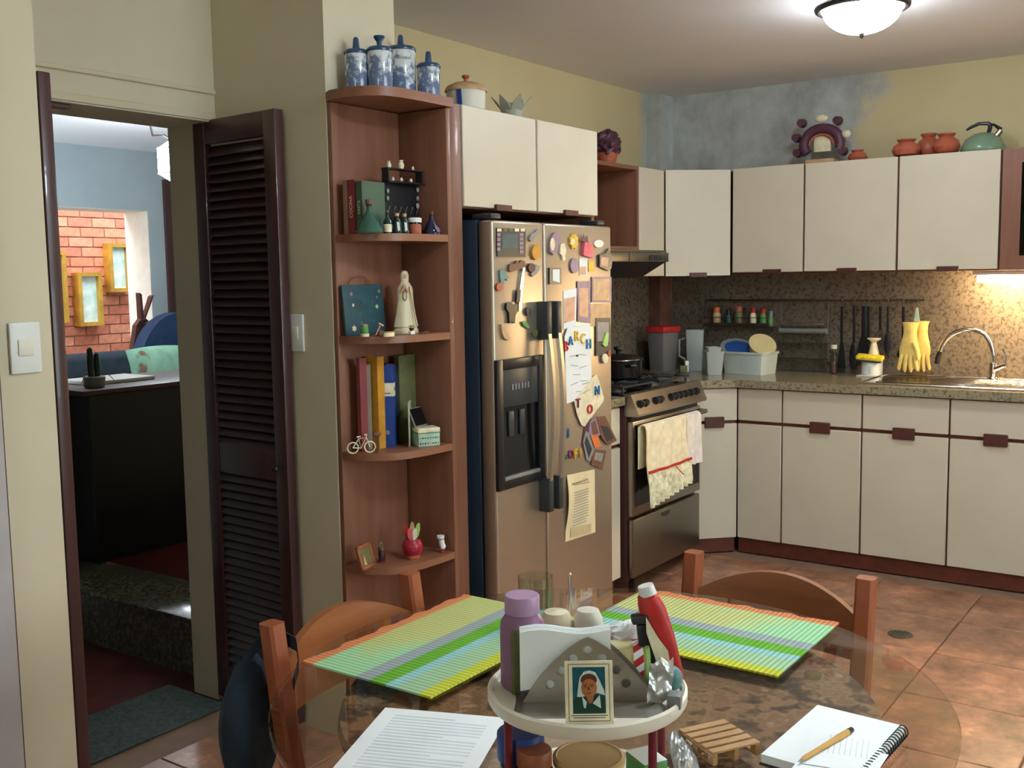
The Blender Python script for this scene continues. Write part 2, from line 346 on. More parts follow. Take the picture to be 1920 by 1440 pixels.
# ---------------------------------------------------------------- the room beyond the door
ZS = .22                                          # it lies one step up
struct('floor_hall', M().box(1.2, 2.38, YA+.13, 4.7, -.1, -.002), 'hall_tile')
st = struct('step', M().box(2.38, 6.8, YA+.13, 9.0, -.05, ZS-.022), 'step_granite')
part(st, 'tread', M().rbox(2.365, 2.68, YA+.131, 4.7, ZS-.02, ZS, .004), 'step_granite')
part(st, 'hall_floor', M().box(2.681, 6.8, YA+.131, 7.26, ZS-.02, ZS-.001), 'hall_tile')
wl = at('Z', ZS, 147, 1045)
struct('wall_hall_left', M().box(1.0, wl.x, wl.y, wl.y+.14, -.05, ZC), 'blue_paint')
struct('wall_hall_side', M().box(1.0, 1.2, 2.99, wl.y, -.05, ZC), 'blue_paint')
struct('wall_hall_near', M().box(5.62, 6.8, 2.99, 3.0, ZS, ZC), 'blue_paint')
struct('wall_hall_outer', M().box(1.0, 1.1, wl.y+.14, 8.9, 0, ZC), 'blue_paint')
struct('wall_hall_right', M().box(6.7, 6.8, 3.0, 9.0, 0, 3.2), 'blue_paint')
YF = 7.15                                          # far wall with a wide opening to a sky-lit brick court
oz = at('Y', YF, 240, 393).z; ox = at('Y', YF, 280, 450).x
struct('wall_hall_far', M().box(1.1, ox, YF, YF+.3, oz, ZC+.1).box(ox, 6.7, YF, YF+.3, ZS, ZC+.1), 'blue_paint')
struct('trim_7', M().box(ox-.006, ox, YF+.002, YF+.3, ZS, oz).box(3.0, ox-.006, YF+.002, YF+.3, oz-.006, oz), 'white_paint')
dp = at('Y', 6.6, 322, 480)
# brick court wall: single bricks on a mortar backing
YB = 8.6
mat('mortar', (176, 120, 96), .9)
for i, c in enumerate([(196, 122, 92), (204, 132, 102), (188, 112, 86)]): mat('brick_%d' % i, c, .85, var=.1, scale=20, bump=.2, bscale=50)
bw = struct('wall_court', M().box(1.0, 6.8, YB+.012, YB+.1, 0, 3.6), 'mortar')
bl, bh = .24, .088; meshes = [mesh('brick', M().rbox(-bl/2+.005, bl/2-.005, 0, .012, .005, bh-.005, .003, 1), 'brick_%d' % i) for i in range(3)]
for r in range(3, 24):
    for c in range(0, 9):
        x = 4.35+(c+.5*(r % 2))*bl
        inst(bw, 'brick', random.choice(meshes), Matrix.Translation((x, YB, r*bh)))
struct('floor_court', M().box(1.1, 6.7, YF+.3, 8.6, ZS-.02, ZS-.001), 'step_granite')
# ---------------------------------------------------------------- louvred double door
SLAT = 55
def make_leaf(name, W, H, th, mtx_list):
    """leaf in local coords: hinge at x=0, width along +x, thickness y 0..th"""
    sw = .058
    stile = mesh('stile', M().rbox(0, sw, 0, th, .01, H, .003), 'shutter_wood')
    rail = {}
    zs = [(.01, .12), (.80, .90), (H-.075, H)]
    rails = [mesh('rail', M().rbox(sw, W-sw, .003, th-.003, a, b, .002), 'shutter_wood') for a, b in zs]
    slat = mesh('slat', M().rbox(sw-.004, W-sw+.004, -.022, .022, -.0028, .0028, .0015, 1).xf(Matrix.Rotation(R(SLAT), 4, 'X')), 'slat_wood')
    bars = []
    z = .135
    while z < .795: bars.append(z); z += .0285
    z = .915
    while z < H-.08: bars.append(z); z += .0285
    out = []
    for nm, mt in zip(name, mtx_list):
        t = bpy.data.objects.new(nm, None); COL.objects.link(t); t['kind'] = 'structure'; t.location = mt.translation; ORG[t] = mt.translation.copy(); t.empty_display_size = .05
        inst(t, 'stile', stile, mt); inst(t, 'stile', stile, mt @ Matrix.Translation((W-sw, 0, 0)))
        for r in rails: inst(t, 'rail', r, mt)
        for z in bars: inst(t, 'slat', slat, mt @ Matrix.Translation((0, th/2, z)))
        out.append(t)
    return out
H = 1.955
hR = Vector((2.276, 2.868, .01)); eR = Vector((2.250, 2.452, .01))
aR = math.atan2((eR-hR).y, (eR-hR).x)
aL = math.atan2(-.42, .012)
d1, d2 = make_leaf(['door_1', 'door_2'], .418, H, .034, [Matrix.Translation(hR) @ Matrix.Rotation(aR, 4, 'Z'), Matrix.Translation((1.477, 2.866, .01)) @ Matrix.Rotation(aL, 4, 'Z')])
kp = at('Y', 2.46, 560, 878)
part(d1, 'knob', M().cyl((2.249, 2.47, .86), (2.222, 2.47, .86), .006, .006, 10).ball((2.218, 2.47, .86), .012, 10, 6), 'dark_bronze')
# light switches
def switch(label, c, n, u):
    """c centre on the wall, n outward normal, u horizontal axis"""
    c, n, u = Vector(c), Vector(n), Vector(u); t = thing('light_switch', label, 'light switch', c, 'wall light switches')
    mt = frame(c, u, (0, 0, 1))
    part(t, 'plate', M().rbox(-.037, .037, -.058, .058, 0, .008, .003).xf(mt), 'white_plastic')
    part(t, 'rocker', M().rbox(-.019, .016, -.018, .02, .0078, .0115, .0015).xf(mt), 'white_laminate'); return t
sc = at('Y', 2.28, 45, 652); switch('white plastic light switch on the cream wall left of the doorway', sc+Vector((0, -.0005, 0)), (0, -1, 0), (1, 0, 0))
sc = at('X', 2.299, 556, 624); switch('white light switch on the column behind the louvred door', sc+Vector((-.0005, 0, 0)), (-1, 0, 0), (0, -1, 0))

# ---------------------------------------------------------------- ceiling lamps
def ceiling_lamp(label, x, y, glass):
    t = thing('ceiling_lamp', label, 'lamp', (x, y, ZC-.15), 'domed ceiling lamps')
    part(t, 'canopy', M().lathe([(.05, -.022), (.055, -.0005), (.001, -.0005)], (x, y, ZC), 24), 'dark_bronze')
    part(t, 'rim', M().tube([(x+.160*math.cos(2*PI*i/48), y+.160*math.sin(2*PI*i/48), ZC-.026) for i in range(48)], [.0145]*48, 8, True), 'dark_bronze')
    part(t, 'added_glow_plate', M().lathe([(.056, -.0222), (.056, -.0205), (.138, -.0205), (.138, -.0222)], (x, y, ZC), 40), glass.replace('lamp_glass', 'added_glow_plate'))  # glowing plate added above the dome to throw light on the ceiling
    prof = [(.001, -.0225), (.14, -.0225)]+[(.146*math.cos(R(a)), -.026-.099*math.sin(R(a))) for a in range(0, 90, 9)]+[(.006, -.125)]
    part(t, 'glass_dome', M().lathe(prof[::-1], (x, y, ZC), 40), glass)
    part(t, 'finial', M().lathe([(.001, -.142), (.006, -.138), (.008, -.13), (.012, -.124), (.004, -.12)], (x, y, ZC), 14), 'dark_bronze')
ceiling_lamp('domed white ceiling lamp with a dark bronze rim above the sink', 4.10, 1.25, 'lamp_glass')
ceiling_lamp('domed ceiling lamp added over the dining table, out of the picture', 2.1, 0.4, 'lamp_glass_dining')  # unseen second lamp, added because the visible lamps left the room dark

# ---------------------------------------------------------------- wall cabinets and base cabinets
def slab(axis, front, a0, a1, z0, z1, th=.018):
    """a door or drawer front; axis 'X': front face at x=front looking to -x, spans y a0..a1"""
    if axis == 'X': return M().rbox(front, front+th, a0, a1, z0, z1, .0025, 1)
    return M().rbox(a0, a1, front, front+th, z0, z1, .0025, 1)
def tab(axis, front, c, z0, z1, wd=.1, out=.014):
    if axis == 'X': return M().rbox(front-out, front, c-wd/2, c+wd/2, z0, z1, .002, 1)
    return M().rbox(c-wd/2, c+wd/2, front-out, front, z0, z1, .002, 1)
# over the fridge
t = thing('wall_cabinet', 'two-door cream cabinet above the fridge with wooden pull tabs', 'cabinet', (3.1, 2.47, 1.665), 'kitchen wall cabinets')
part(t, 'side_panel', M().rbox(2.628, 2.686, 2.075, 2.86, .005, 1.99, .002), 'red_wood')
part(t, 'side_panel', M().rbox(3.532, 3.552, 2.10, 2.86, .005, 1.985, .002), 'red_wood')
part(t, 'body', M().box(2.688, 3.53, 2.092, 2.86, 1.668, 1.985), 'brown_trim')
for a, b, c in ((2.69, 3.108, at('Y', 2.07, 941, 386).x), (3.118, 3.53, at('Y', 2.07, 1068, 398).x)):
    d = part(t, 'door', slab('Y', 2.07, a, b, 1.672, 1.99), 'cream_laminate'); part(d, 'handle', tab('Y', 2.07, c, 1.664, 1.685, .09, .012), 'dark_handle')
# open wooden cabinet over the hood
t = thing('wall_cabinet', 'open brown wooden cabinet box above the range hood', 'cabinet', (4.1, 2.7, 1.565), 'kitchen wall cabinets')
part(t, 'bottom_panel', M().rbox(3.56, 4.757, 2.55, 2.858, 1.565, 1.585, .002), 'red_wood_y'); part(t, 'top_panel', M().rbox(3.56, 4.757, 2.55, 2.858, 1.965, 1.985, .002), 'red_wood_y')
part(t, 'side_panel', M().rbox(3.56, 3.58, 2.55, 2.858, 1.585, 1.965, .002), 'red_wood'); part(t, 'side_panel', M().rbox(4.735, 4.757, 2.55, 2.858, 1.585, 1.965, .002), 'red_wood')
part(t, 'back_panel', M().box(3.58, 4.735, 2.848, 2.858, 1.585, 1.965), 'red_wood')
# narrow cabinet beside it
t = thing('wall_cabinet', 'narrow cream wall cabinet between the range hood and the angled corner cabinet', 'cabinet', (4.9, 2.7, 1.435), 'kitchen wall cabinets')
part(t, 'body', M().box(4.77, 5.04, 2.572, 2.858, 1.435, 1.985), 'brown_trim'); part(t, 'door', slab('Y', 2.552, 4.762, 5.04, 1.435, 1.985), 'cream_laminate')
# angled corner cabinet
t = thing('wall_cabinet', 'angled cream corner wall cabinet facing the room', 'cabinet', (5.3, 2.6, 1.432), 'kitchen wall cabinets')
A, B = Vector((5.050, 2.552, 0)), Vector((5.287, 2.284, 0)); dr = (B-A).normalized(); nn = Vector((dr.y, -dr.x, 0)); nn = nn if nn.x < 0 else -nn
ins = -nn*.022
part(t, 'body', M().prism([A+ins, B+ins, (5.605, 2.284, 0), (5.605, 2.783, 0), (5.443, 2.783, 0), (5.443, 2.856, 0), (5.052, 2.856, 0)], (0, 0, 1.436), (0, 0, 1.984)), 'brown_trim')
def angled(A, B, n, z0, z1, th=.018):
    return M().prism([A, B, B-n*th, A-n*th], (0, 0, z0), (0, 0, z1))
d = part(t, 'door', angled(A+dr*.003, B-dr*.003, nn, 1.433, 1.988), 'cream_laminate')
c = A.lerp(B, .5); part(d, 'handle', angled(c-dr*.045, c+dr*.045, nn, 1.427, 1.45, -.013), 'dark_handle')
# run above the sink
for (y1, y0), zc, lab in (((2.277, 1.892), 1448, 'cream wall cabinet door next to the angled corner cabinet'), ((1.886, 1.427), 1588, 'middle cream wall cabinet of the run above the utensil rail'),
                   ((1.421, .968), 1777, 'right cream wall cabinet beside the glass-door cabinet')):
    t = thing('wall_cabinet', lab, 'cabinet', (5.45, (y0+y1)/2, 1.44), 'kitchen wall cabinets')
    part(t, 'body', M().box(5.308, 5.605, y0-.003, y1+.003, 1.44, 1.986), 'brown_trim')
    d = part(t, 'door', slab('X', 5.287, y0+.002, y1-.002, 1.447, 1.992), 'cream_laminate')
    c = at('X', 5.287, zc, 505).y; part(d, 'handle', tab('X', 5.287, c, 1.438, 1.462, .098, .013), 'dark_handle')
t = thing('wall_cabinet', 'brown wooden wall cabinet with a dark glass door at the right', 'cabinet', (5.45, .7, 1.44), 'kitchen wall cabinets')
part(t, 'body', M().box(5.31, 5.605, .43, .960, 1.44, 1.462).box(5.31, 5.605, .43, .960, 1.968, 1.99).box(5.31, 5.605, .938, .960, 1.462, 1.968).box(5.31, 5.605, .43, .452, 1.462, 1.968).box(5.59, 5.605, .452, .938, 1.462, 1.968), 'red_wood')
d = part(t, 'door', M().box(5.287, 5.307, .43, .960, 1.44, 1.505).box(5.287, 5.307, .43, .960, 1.925, 1.99).box(5.287, 5.307, .88, .960, 1.505, 1.925).box(5.287, 5.307, .43, .51, 1.505, 1.925), 'red_wood')
part(d, 'pane', M().box(5.294, 5.299, .51, .88, 1.505, 1.925), 'cabinet_glass')
# lamp under the cabinets above the sink
t = thing('cabinet_lamp', 'glowing warm strip lamp under the wall cabinets above the sink', 'lamp', (5.45, .6, 1.384))
part(t, 'housing', M().rbox(5.40, 5.50, .10, 1.10, 1.418, 1.4385, .003), 'white_plastic'); part(t, 'tube', M().cyl((5.45, .115, 1.400), (5.45, 1.085, 1.400), .016, .016, 14), 'tube_glass')
# base cabinets
FB = 5.03
for y1, y0, lab, h in ((2.128, 1.899, 'narrow cream base cabinet beside the angled corner base cabinet', None), (1.891, 1.504, 'cream base cabinet under the soap dispenser', 1538),
                       (1.496, 1.107, 'cream base cabinet under the yellow rubber gloves', 1695), (1.099, .66, 'cream base cabinet under the sink tap', 1868), (.652, .22, 'cream base cabinet at the right end, under the worktop', 2095)):
    t = thing('base_cabinet', lab, 'cabinet', (5.32, (y0+y1)/2, .0), 'kitchen base cabinets')
    part(t, 'body', M().box(5.05, 5.605, y0-.004, y1+.004, .078, .862), 'brown_trim')
    part(t, 'plinth', M().box(5.055, 5.08, y0-.004, y1+.004, .002, .078), 'brown_trim')
    part(t, 'drawer_front', slab('X', FB, y0, y1, .695, .858), 'cream_laminate'); d = part(t, 'door', slab('X', FB, y0, y1, .082, .678), 'cream_laminate')
    if h:
        c = at('X', FB, h, 810).y; part(d, 'handle', M().rbox(FB-.016, FB-.001, c-.05, c+.05, .658, .713, .003, 1), 'dark_handle')
t = thing('base_cabinet', 'angled cream corner base cabinet with a wooden block handle next to the stove', 'cabinet', (5.2, 2.5, 0), 'kitchen base cabinets')
A, B = Vector((4.868, 2.300, 0)), Vector((5.03, 2.134, 0)); dr = (B-A).normalized(); nn = Vector((dr.y, -dr.x, 0)); nn = nn if nn.x < 0 else -nn; ins = -nn*.022
part(t, 'body', M().prism([A+ins, B+ins, (5.605, 2.135, 0), (5.605, 2.783, 0), (5.443, 2.783, 0), (5.443, 2.856, 0), (4.825, 2.856, 0), (4.825, 2.31, 0)], (0, 0, .078), (0, 0, .862)), 'brown_trim')
part(t, 'plinth', angled(A+ins*1.2, B+ins*1.2, nn, .002, .078), 'brown_trim')
part(t, 'filler', M().box(4.826, 4.862, 2.285, 2.308, .08, .858), 'cream_laminate')
part(t, 'drawer_front', angled(A, B, nn, .695, .858), 'cream_laminate'); d = part(t, 'door', angled(A, B, nn, .082, .678), 'cream_laminate')
c = A.lerp(B, .47); part(d, 'handle', angled(c-dr*.05, c+dr*.05, nn, .66, .715, -.015), 'dark_handle')
t = thing('base_cabinet', 'cream base cabinet squeezed between the fridge and the stove', 'cabinet', (3.8, 2.55, 0), 'kitchen base cabinets')
part(t, 'body', M().box(3.562, 4.075, 2.30, 2.858, .078, .862), 'brown_trim'); part(t, 'plinth', M().box(3.562, 4.075, 2.32, 2.34, .002, .078), 'brown_trim')
part(t, 'drawer_front', slab('Y', 2.28, 3.565, 4.07, .695, .858), 'cream_laminate'); part(t, 'door', slab('Y', 2.28, 3.565, 4.07, .082, .678), 'cream_laminate')
# worktops
S0, S1, SX0, SX1 = .30, .70, 5.14, 5.46      # sink bowl cut-out
wt = M().prism([(4.824, 2.262, 0), (4.872, 2.262, 0), (4.998, 2.13, 0), (4.998, S1, 0), (5.607, S1, 0), (5.607, 2.784, 0), (5.444, 2.784, 0), (5.444, 2.857, 0), (4.824, 2.857, 0)], (0, 0, .866), (0, 0, .905))
wt.box(4.998, SX0, S0, S1, .866, .905).box(SX1, 5.607, S0, S1, .866, .905).box(4.998, 5.607, .2, S0, .866, .905)
solo('worktop', wt, 'counter_granite', 'speckled granite worktop running round the corner to the sink', 'worktop', smooth=False)
solo('worktop', M().rbox(3.562, 4.09, 2.262, 2.857, .866, .905, .004), 'counter_granite', 'short speckled granite worktop piece between fridge and stove', 'worktop')
# sink with drainer
t = thing('sink', 'steel sink with a ribbed drainer set into the granite worktop', 'sink', (5.3, 1.0, .76))
part(t, 'drainer', M().box(5.07, SX0, S0-.03, 1.53, .9055, .911).box(SX1, 5.56, S0-.03, 1.53, .9055, .911).box(SX0, SX1, S1, 1.53, .9055, .911).box(SX0, SX1, S0-.03, S0, .9055, .911), 'bright_steel', False)
for i in range(7):
    x = 5.14+i*.05; part(t, 'rib', M().rbox(x, x+.02, S1+.06, 1.47, .911, .9145, .0015, 1), 'bright_steel')
part(t, 'bowl', M().box(SX0, SX1, S0, S1, .75, .755).box(SX0-.003, SX0, S0, S1, .75, .9055).box(SX1, SX1+.003, S0, S1, .75, .9055).box(SX0, SX1, S0-.003, S0, .75, .9055).box(SX0, SX1, S1, S1+.003, .75, .9055), 'dull_steel', False)
part(t, 'rim', M().tube([(5.07, S0-.03, .912), (5.56, S0-.03, .912), (5.56, 1.53, .912), (5.07, 1.53, .912)], .004, 6, True), 'bright_steel')
# tap
b = Vector((5.52, at('X', 5.52, 1862, 706).y, .911)); t = thing('tap', 'curved chrome mixer tap with a side lever behind the sink', 'tap', b)
part(t, 'body', M().lathe([(.027, 0), (.027, .006), (.021, .012), (.02, .075), (.022, .08), (.001, .082)], b, 20), 'chrome')
top = b+Vector((0, 0, .07)); pts = []
for i in range(17):
    a = R(-6+i*178/16); pts.append(top+Vector((-.005*i/4, .122-.122*math.cos(a), .02+.115*math.sin(a)+.05*min(1, i/5)*(1-i/30))))
part(t, 'spout', M().tube([b+Vector((0, 0, .06))]+pts, .0115, 12), 'chrome')
e = pts[-1]; part(t, 'hose_tip', M().tube([e, e+Vector((0, .012, -.03)), e+Vector((0, .016, -.062))], [.013, .014, .012], 12), 'black_plastic')
part(t, 'lever', M().tube([b+Vector((-.012, -.01, .05)), b+Vector((-.02, -.05, .07)), b+Vector((-.022, -.062, .072))], [.014, .012, .012], 10).tube([b+Vector((-.02, -.055, .07)), b+Vector((-.022, -.06, .11)), b+Vector((-.02, -.045, .15))], [.007, .005, .006], 8), 'chrome')
# range hood
t = thing('range_hood', 'slim steel range hood with a black sloping underside', 'range hood', (4.42, 2.6, 1.43))
hy = 2.385
part(t, 'front_panel', M().rbox(4.08, 4.758, hy, hy+.012, 1.505, 1.55, .002), 'dull_steel')
part(t, 'top', M().box(4.08, 4.758, hy+.012, 2.856, 1.552, 1.562), 'dull_steel')
part(t, 'underside', M().prism([(4.085, hy+.012, 1.506), (4.085, hy+.012, 1.55), (4.085, 2.85, 1.55), (4.085, 2.85, 1.43), (4.085, hy+.15, 1.43)], (0, 0, 0), (.668, 0, 0)), 'black_plastic', False)
c0 = at('Y', hy, 1218, 482); part(t, 'control_strip', M().rbox(c0.x, 4.745, hy-.004, hy, 1.514, 1.537, .002), 'black_plastic')
for i in range(4): part(t, 'button', M().rbox(c0.x+.012+i*.03, c0.x+.03+i*.03, hy-.007, hy-.004, 1.52, 1.531, .001, 1), 'charcoal')
c1 = at('Y', hy, 1180, 480).x; part(t, 'seam', M().box(c1-.003, c1+.003, hy-.001, hy, 1.506, 1.549), 'black_plastic')

# ---------------------------------------------------------------- stove
t = thing('stove', 'stainless gas stove with oven, tilted knob panel and bottom drawer', 'stove', (4.46, 2.55, 0))
sx0, sx1, sy = 4.10, 4.806, 2.245
part(t, 'body', M().rbox(sx0, sx1, sy+.02, 2.84, .055, .86, .004), 'dark_post')
part(t, 'cooktop', M().rbox(sx0-.004, sx1+.004, sy+.01, 2.845, .862, .905, .006), 'black_gloss')
P = [(sx0, sy+.03, .915), (sx0, sy-.005, .913), (sx0, sy-.045, .826), (sx0, sy-.04, .815), (sx0, sy+.03, .815)]
cp = part(t, 'control_panel', M().prism(P, (-.004, 0, 0), (sx1-sx0+.004, 0, 0)), 'stove_steel', False)
nrm = Vector((0, -.087, .04)).normalized()
def onpanel(x, f): return Vector((x, sy-.005-.04*f, .913-.087*f))
for px in (1199, 1208, 1228, 1236, 1257, 1265, 1274, 1283, 1293, 1303):
    x = at('Y', sy-.025, px, 760).x; c = onpanel(x, .52)
    kn = part(t, 'knob', M().cyl(c, c+nrm*.02, .019, .015, 14), 'black_plastic'); part(kn, 'grip', M().cyl(c+nrm*.02, c+nrm*.028, .009, .006, 8), 'charcoal')
part(t, 'vent_gap', M().box(sx0+.01, sx1-.01, sy+.0, sy+.02, .79, .815), 'black_plastic')
od = part(t, 'oven_door', M().rbox(sx0+.002, sx1-.002, sy-.012, sy+.02, .36, .79, .004), 'stove_steel')
part(od, 'glass', M().rbox(sx0+.02, sx1-.02, sy-.0145, sy-.012, .402, .775, .001, 1), 'black_gloss')
part(od, 'handle', M().tube([(sx0+.05, sy-.012, .765), (sx0+.05, sy-.055, .768), (sx1-.03, sy-.055, .768), (sx1-.03, sy-.012, .765)], .011, 10), 'bright_steel')
dd = part(t, 'drawer', M().rbox(sx0+.004, sx1-.004, sy-.012, sy+.018, .075, .345, .008), 'drawer_steel')
part(dd, 'pull', M().prism([(4.42+.045*math.cos(R(a)), sy-.0125, .325-.022*math.sin(R(a))) for a in range(0, 181, 15)], (0, 0, 0), (0, -.003, 0)), 'charcoal')
for x in (sx0+.03, sx1-.05):
    part(t, 'foot', M().rbox(x, x+.025, sy, sy+.03, .0, .06, .003), 'black_plastic')
for x in (sx0+.17, sx1-.17):
    for y in (2.42, 2.68):
        gb = part(t, 'burner', M().lathe([(.055, 0), (.055, .008), (.04, .012), (.036, .02), (.001, .022)], (x, y, .905), 18), 'dull_steel')
        part(gb, 'burner_cap', M().lathe([(.03, 0), (.03, .006), (.001, .008)], (x, y, .927), 16), 'black_plastic')
for x in (sx0+.17, sx1-.17):
    m = M()
    for y in (2.42, 2.68):
        for a in range(0, 360, 45): m.tube([(x+.03*math.cos(R(a)), y+.03*math.sin(R(a)), .943), (x+.12*math.cos(R(a)), y+.115*math.sin(R(a)), .943)], .0045, 6)
    m.tube([(x-.14, 2.30, .938), (x+.14, 2.30, .938), (x+.14, 2.80, .938), (x-.14, 2.80, .938)], .006, 6, True)
    for xx in (x-.14, x+.14):
        for y in (2.30, 2.55, 2.80): m.cyl((xx, y, .9055), (xx, y, .94), .005, .005, 6)
    part(t, 'grate', m, 'charcoal')
# tea towels over the oven handle
def towel(name, label, x0, x1, z0, mtl, amp, waves, ph, extra=None, ztop=.781):
    t = thing(name, label, 'towel', ((x0+x1)/2, sy-.06, z0), 'towels on the oven handle')
    def fn(u, v):
        s = v; x = x0+(x1-x0)*(u+.02*math.sin(6*v+ph))
        if s < .1: a = s/.1*PI; return (x, sy-.055+.014*math.cos(a), .768+.014*math.sin(a))
        k = (s-.1)/.9; y = sy-.069-amp*(.35+k)*(1+math.sin(waves*2*PI*u+ph+1.2*k))*.5
        return (x, y, .768-(.768-z0)*k+.006*math.sin(5*u+ph)*k)
    body = part(t, 'cloth', M().sheet(fn, 44, 24, (0, -.004, 0)), mtl)
    def fb(u, v): return (x0+(x1-x0)*u, sy-.0405, .768-(.768-z0-.06)*v)
    part(t, 'back_flap', M().sheet(fb, 8, 6, (0, .003, 0)), mtl)
    return t, fn
mat('towel_cream', (238, 228, 194), .9, var=.06, scale=30, bump=.3, bscale=300); mat('towel_white', (228, 222, 216), .9, var=.05, scale=30, bump=.3, bscale=300)
mat('towel_frill', (238, 228, 184), .9, var=.2, scale=40)
ta = at('Y', sy-.07, 1208, 800).x; tb = at('Y', sy-.07, 1287, 790).x; tc_ = at('Y', sy-.07, 1312, 790).x
tt, fn = towel('tea_towel', 'cream tea towel with a red ribbon and frilled hem on the oven handle', ta, tb, .52, 'towel_cream', .016, 4, .3)
fz = lambda u, v: (ta-.004+(tb-ta+.008)*u, sy-.088-.02*(.4+v)*(1+math.sin(9*2*PI*u))*.5, .562-.10*v-.05*(1-u)*v)
part(tt, 'frill', M().sheet(fz, 60, 8, (0, -.003, 0)), 'towel_frill')
part(tt, 'ribbon', M().sheet(lambda u, v: (ta-.002+(tb-ta+.004)*u, sy-.094-.003*math.sin(20*u), .572-.012*v+.01*abs(u-.5)), 30, 2, (0, -.003, 0)).sheet(lambda u, v: (ta+(tb-ta)*(.55+.2*u)+.006*v, sy-.105, .565-.055*u), 10, 2, (0, -.003, 0)), 'red')
towel('tea_towel', 'white tea towel with faint stripes at the right of the oven handle', tb-.012, tc_-.004, .535, 'towel_white', .014, 2, 1.5)
# ---------------------------------------------------------------- open end shelf beside the fridge
SH = [.10, .565, .919, 1.2745, 1.58]               # upper faces of the boards
OUT = [(2.303, 2.26), (2.303, 2.22), (2.312, 2.18), (2.327, 2.150), (2.348, 2.122), (2.375, 2.100), (2.41, 2.086), (2.46, 2.077), (2.53, 2.072), (2.604, 2.070), (2.604, 2.26)]
t = thing('corner_shelf', 'tall brown wooden end shelf with rounded boards beside the fridge', 'shelf', (2.46, 2.2, 0))
part(t, 'back_panel', M().rbox(2.301, 2.604, 2.262, 2.278, .002, 1.97, .002), 'red_wood')
part(t, 'side_panel', M().rbox(2.6055, 2.6265, 2.070, 2.278, .002, 1.97, .002), 'red_wood')
for z in SH: part(t, 'shelf_board', M().prism([(x, y, 0) for x, y in OUT], (0, 0, z-.022), (0, 0, z)), 'red_wood_y')
TOP = [(2.301, 2.278), (2.282, 2.25), (2.277, 2.20), (2.283, 2.15), (2.30, 2.105), (2.33, 2.075), (2.38, 2.060), (2.45, 2.056), (2.627, 2.056), (2.627, 2.278)]
ZT = 2.0
part(t, 'top_board', M().prism([(x, y, 0) for x, y in TOP], (0, 0, ZT-.028), (0, 0, ZT)), 'red_wood_y')

# ---------------------------------------------------------------- fridge
FX0, FX1, FS, FY = 2.742, 3.508, 3.043, 2.0
t = thing('fridge', 'side-by-side stainless fridge with dark sides and an ice dispenser', 'fridge', (3.12, 2.4, 0))
FRIDGE = t
part(t, 'body', M().rbox(FX0, FX1, FY+.062, 2.80, .03, 1.632, .006), 'fridge_side')
part(t, 'kick_grille', M().rbox(FX0+.01, FX1-.01, FY+.04, FY+.062, .02, .085, .003), 'black_plastic')
for x in (FX0+.03, FX1-.08):
    for y in (2.1, 2.7): part(t, 'foot', M().cyl((x+.02, y, 0), (x+.02, y, .03), .018, .018, 10), 'black_plastic')
dz0, dz1 = .09, 1.628
dL = part(t, 'door', M().rbox(FX0, FS-.004, FY, FY+.058, dz0, dz1, .009, 3), 'fridge_steel', label='left freezer door with the ice dispenser')
dR = part(t, 'door', M().rbox(FS+.004, FX1, FY, FY+.058, dz0, dz1, .009, 3), 'fridge_steel', label='right fridge door')
for x in (FX0+.035, FX1-.06): part(t, 'hinge_cover', M().rbox(x-.025, x+.03, FY+.01, FY+.09, 1.633, 1.65, .004), 'charcoal')
# handles
for x, d in ((FS-.036, dL), (FS+.027, dR)):
    z0, z1 = .66, 1.33
    bar = [(x, FY-.022-.030*math.sin(PI*i/14), z0+(z1-z0)*i/14) for i in range(15)]
    m = M()
    n = len(bar); vv = []
    for p in bar: vv += [(p[0]-.014, p[1], p[2]), (p[0]-.009, p[1]-.012, p[2]), (p[0]+.009, p[1]-.012, p[2]), (p[0]+.014, p[1], p[2]), (p[0], p[1]+.008, p[2])]
    m.add(vv, [(5*i+j, 5*i+(j+1) % 5, 5*i+5+(j+1) % 5, 5*i+5+j) for i in range(n-1) for j in range(5)]+[(4, 3, 2, 1, 0), tuple(5*(n-1)+j for j in range(5))])
    hb = part(d, 'handle', m, 'fridge_steel')
    for a, b in ((1.23, 1.36), (.63, .75)): part(d, 'handle_mount', M().rbox(x-.015, x+.015, FY-.045, FY+.001, a, b, .004), 'charcoal')
# dispenser: dark frame, key panel and deep recess
q0 = at('Y', FY-.012, 931, 676); q1 = at('Y', FY-.012, 1019, 872)
x0, x1 = q0.x, FS-.026; z1, z0 = q0.z, .745
ds = part(t, 'dispenser_frame', M().rbox(x0, x0+.035, FY-.014, FY-.0005, z0, z1, .003).rbox(x1-.035, x1, FY-.014, FY-.0005, z0, z1, .003).rbox(x0+.03, x1-.03, FY-.014, FY-.0005, z0, z0+.035, .003).rbox(x0+.03, x1-.03, FY-.014, FY-.0005, z1-.035, z1, .003), 'black_plastic')
part(t, 'dispenser_panel', M().rbox(x0+.035, x1-.035, FY-.010, FY-.0006, z1-.16, z1-.035, .002), 'charcoal')
part(t, 'dispenser_recess', M().box(x0+.035, x1-.035, FY-.0025, FY-.0006, z0+.035, z1-.16), 'black_gloss')
for i in range(6):
    bx = x0+.085+i*.0185; part(ds, 'key', M().rbox(bx, bx+.009, FY-.0125, FY-.0098, z1-.105, z1-.085, .001, 1), 'grey_plastic')
for bx in (x0+.07, x0+.135): part(ds, 'paddle', M().rbox(bx, bx+.03, FY-.009, FY-.002, z1-.26, z1-.175, .003), 'charcoal')
part(ds, 'drip_tray', M().rbox(x0+.035, x1-.035, FY-.016, FY-.002, z0+.03, z0+.042, .002), 'grey_plastic')

